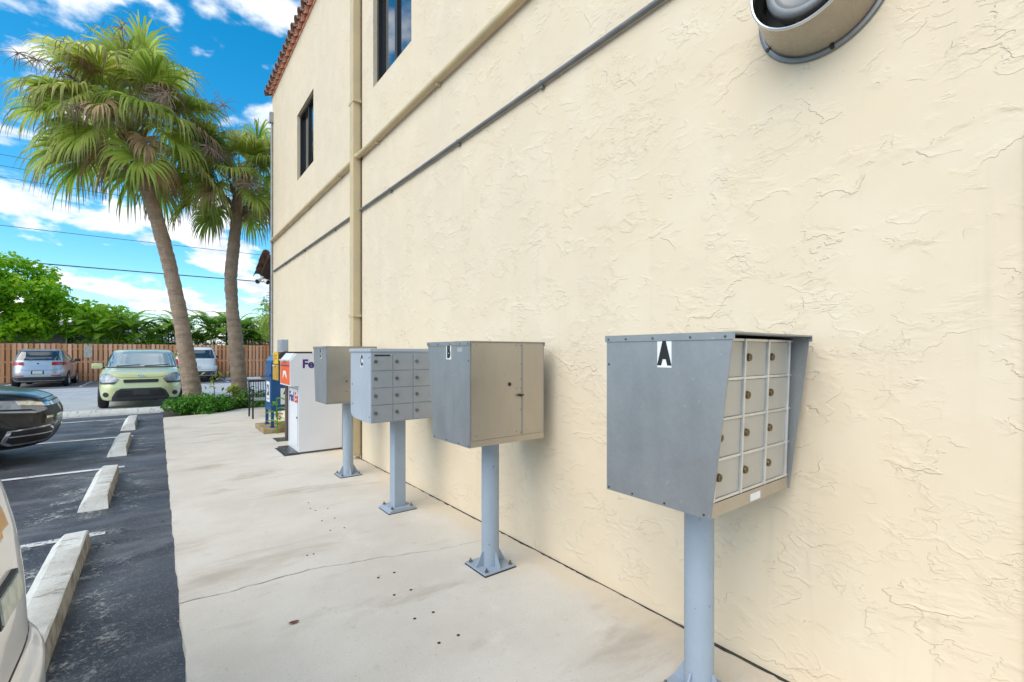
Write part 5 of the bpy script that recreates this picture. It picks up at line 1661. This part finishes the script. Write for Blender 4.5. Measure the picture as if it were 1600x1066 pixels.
# planting at the end of the walk
b_ = MB().quad((.13, 13.0, -.03), (6, 13.0, -.03), (6, 15.6, -.03), (.13, 15.6, -.03))
tag(b_.build('planting_bed', 'soil'), kind='structure')
sh = thing('leafy_shrub', 'low bright green leafy ground shrub at the end of the walk', 'shrub', (.82, 13.95, -.03))
MB().tube([(0, 0, -.03), (.05, 0, .12), (.1, 0, .28)], [.03, .025, .015], 6).build('stem', 'twig', sh)
foliage('foliage', sh, 'shrub_leaf', clumps((-.02, -.02, .20), (.66, .72, .20), 60, .19, 90, .8), 2600, .07, 91, .6, .1)
sh2 = thing('leafy_shrub', 'darker leafy shrub around the foot of the bent palm', 'shrub', (1.98, 14.5, -.03))
MB().tube([(0, 0, -.03), (.05, 0, .12), (.1, 0, .28)], [.03, .025, .015], 6).build('stem', 'twig', sh2)
foliage('foliage', sh2, 'dark_leaf', clumps((.0, -.10, .22), (.62, .55, .22), 34, .19, 92, .8), 1700, .085, 93, .5)
def sapling(label, x, y, h, n, seed, m='yellow_leaf', size=.13, z=-.03):
    r = np.random.default_rng(seed)
    t = thing('sapling', label, 'plant', (x, y, z))
    MB().tube([(0, 0, -.03), (.02, 0, h * .5), (-.02, .01, h)], [.012, .010, .005], 6).build('stem', 'twig', t)
    c = np.stack([r.normal(0, .09, n), r.normal(0, .09, n), h * r.uniform(.55, 1.08, n)], 1)
    V, F = leaf_cloud(c, np.tile([0, -.3, .7], (n, 1)), size, seed, .4)
    me = np_mesh('leaves', V, F, {'tone': np.repeat(r.random(n), 4)})
    obj('leaves', me, m, t)
sapling('thin sapling with yellow green leaves between the two fan palms', 1.16, 14.3, .95, 22, 3)
sapling('leafy yellow green sucker against the leaning palm trunk', .52, 14.75, 1.40, 26, 4)
sapling('spiky pale leaves sprouting by the bent palm trunk', 1.60, 14.35, .55, 24, 6, 'yellow_leaf', .22)
pl = thing('potted_seedling', 'young broad leaved plant growing beside the blue collection box', 'plant', (1.72, 9.28, 0))
MB().tube([(0, 0, -.03), (.01, 0, .25), (0, .02, .62)], [.012, .010, .006], 6).build('stem', 'bright_leaf', pl)
for k in range(9):
    a = k * 2.4; z = .14 + .06 * k
    L = .26 - .012 * k
    d = Vector((math.cos(a), math.sin(a), .45)).normalized(); sd_ = Vector((-math.sin(a), math.cos(a), 0))
    V = []; F = []
    for i in range(6):
        t_ = i / 5; w_ = .055 * math.sin(PI * min(1, t_ * .92 + .08)) ** .8
        p = Vector((0, 0, z)) + d * L * t_ + Vector((0, 0, -.10 * t_ * t_))
        V += [p - sd_ * w_ + Vector((0, 0, .02)), p, p + sd_ * w_ + Vector((0, 0, .02))]
        if i:
            b0 = (i - 1) * 3; F += [(b0, b0 + 1, b0 + 4, b0 + 3), (b0 + 1, b0 + 2, b0 + 5, b0 + 4)]
    me = np_mesh('leaf', np.array([tuple(v) for v in V]), np.array(F), {'tone': np.full(len(V), random.random())})
    obj('leaf', me, 'bright_leaf', pl, smooth=179)

# ------------------------------------------------------------------ fence, houses, cables
fe = thing('wood_fence', 'terracotta stained shadowbox wood fence behind the parked cars', 'fence', (0, 33.0, ZA))
FX0, FX1 = -16.0, 10.4
for nm in ('fence_wood', 'fence_wood_dark'):
    t_ = MATS[nm].node_tree; p_ = t_.nodes['Principled BSDF']
    src = p_.inputs['Base Color'].links[0].from_socket
    oi = N(t_, 'ShaderNodeObjectInfo')
    hv = N(t_, 'ShaderNodeHueSaturation')
    link(t_, mapr(t_, oi.outputs['Random'], 0, 1, .72, 1.12, False), hv.inputs['Value'])
    link(t_, mapr(t_, oi.outputs['Random'], 0, 1, 1.1, .85, False), hv.inputs['Saturation'])
    link(t_, src, hv.inputs['Color']); link(t_, hv.outputs[0], p_.inputs['Base Color'])
bd_me = MB().prism([(-.07, .03), (.07, .03), (.07, 1.94), (.045, 1.985), (-.045, 1.985), (-.07, 1.94)], -.010, .010, 'y').mesh('board')
bd_me.materials.append(MATS['fence_wood'])
bd_bk = bd_me.copy(); bd_bk.materials.clear(); bd_bk.materials.append(MATS['fence_wood_dark'])
x = FX0; i = 0
while x < FX1:
    o = obj('board', bd_me, None, fe, (x, -.031, random.uniform(-.012, .012))); o.rotation_euler = (0, random.uniform(-.006, .006), 0)
    o = obj('board', bd_bk, None, fe, (x + .1, .031, random.uniform(-.012, .012)))
    x += .2
rail = MB().box(FX0 - .1, FX1 + .1, -.0195, .0195, -.045, .045).mesh('rail')
for z in (.35, 1.05, 1.72):
    obj('rail', rail, 'fence_wood', fe, (0, 0, z))
x = FX0
post_me = MB().box(-.045, .045, .045, .135, -.2, 1.95).mesh('post')
while x <= FX1:
    obj('post', post_me, 'fence_wood', fe, (x, 0, 0)); x += 2.4
sg = MB().box(-.17, .17, -.012, 0, -.32, .32, .004).build('fence_sign', 'sign_board', loc=(-2.90, 32.955, 1.52))
tag(sg, 'weathered beige notice board fixed to the wood fence', 'sign')

def house(label, x0, x1, y, d, eave, ridge, mw, mr, wins, name='house'):
    t = thing(name, label, 'house', ((x0 + x1) / 2, y, ZA))
    hw = (x1 - x0) / 2
    MB().box(-hw, hw, 0, d, -.1, eave).build('wall', mw, t)
    MB().prism([(-.5, eave + .004), (d / 2, ridge), (d + .5, eave + .004), (d + .5, eave + .12), (d / 2, ridge + .14), (-.5, eave + .12)], -hw - .4, hw + .4, 'x').build('roof', mr, t)
    MB().prism([(0, eave + .001), (d / 2, ridge - .01), (d, eave + .001)], -hw, hw, 'x').build('gable', mw, t)
    for (xa_, xb2, za, zb2) in wins:
        f = MB().box(xa_ - .07, xb2 + .07, -.05, -.001, za - .07, za).box(xa_ - .07, xb2 + .07, -.05, -.001, zb2, zb2 + .07).box(xa_ - .07, xa_, -.05, -.001, za, zb2).box(xb2, xb2 + .07, -.05, -.001, za, zb2).build('window', 'house_trim', t)
        MB().box(xa_, xb2, -.02, -.002, za, zb2).build('pane', 'house_pane', f)
house('mauve brown house with green window frame behind the broadleaf tree', -15, -2.4, 41, 9, 3.0, 3.6, 'house_mauve', 'house_mauve', [(6.3, 7.4, 1.6, 2.75), (8.3, 9.4, 1.6, 2.75), (3, 4.4, 1.4, 2.6)][0:1] + [(4.1, 5.3, 1.5, 2.7)])
house('low house with a white roof between the feather palms', -1.9, 1.6, 43, 8, 2.25, 3.3, 'house_mauve', 'white_roof', [(-.6, .4, 1.0, 1.9)])
house('low shed with a dull pink roof behind the fence corner', 5.6, 11.5, 38, 5, 2.0, 2.65, 'house_mauve', 'pink_roof', [(-.6, .4, .8, 1.6)], 'shed')

pole_me = None
for x, lab in ((-38, 'utility pole far down the lot past the broadleaf tree'), (38, 'utility pole behind the stucco building')):
    t = thing('utility_pole', lab, 'utility pole', (x, 40, ZA))
    MB().cyl((0, 0, -.2), (0, 0, 13.9), .17, .12, seg=12).build('pole', 'wood_pole', t, smooth=40)
    for z in (13.3, 12.0):
        MB().box(-.05, .05, -1.2, 1.2, z - .06, z + .06).build('crossarm', 'wood_pole', t)
def cable(label, z, y, r, sag):
    pts = []
    for i in range(41):
        f = i / 40
        pts.append((-38 + 76 * f, y, z - sag * 4 * f * (1 - f)))
    o = MB().tube(pts, r, 5).build('overhead_cable', 'cable')
    tag(o, label, 'cable')
cable('thin overhead cable crossing high behind the palm crown, topmost', 13.55, 39.4, .016, .6)
cable('thin overhead cable just under the topmost one', 13.2, 40.5, .016, .6)
cable('overhead cable third from the top, above the tree', 12.3, 40.0, .016, .5)
cable('overhead cable passing above the broadleaf tree top', 9.4, 40.0, .018, .45)
cable('thick low overhead cable ending beyond the tiled eave', 7.25, 40.0, .036, .35)
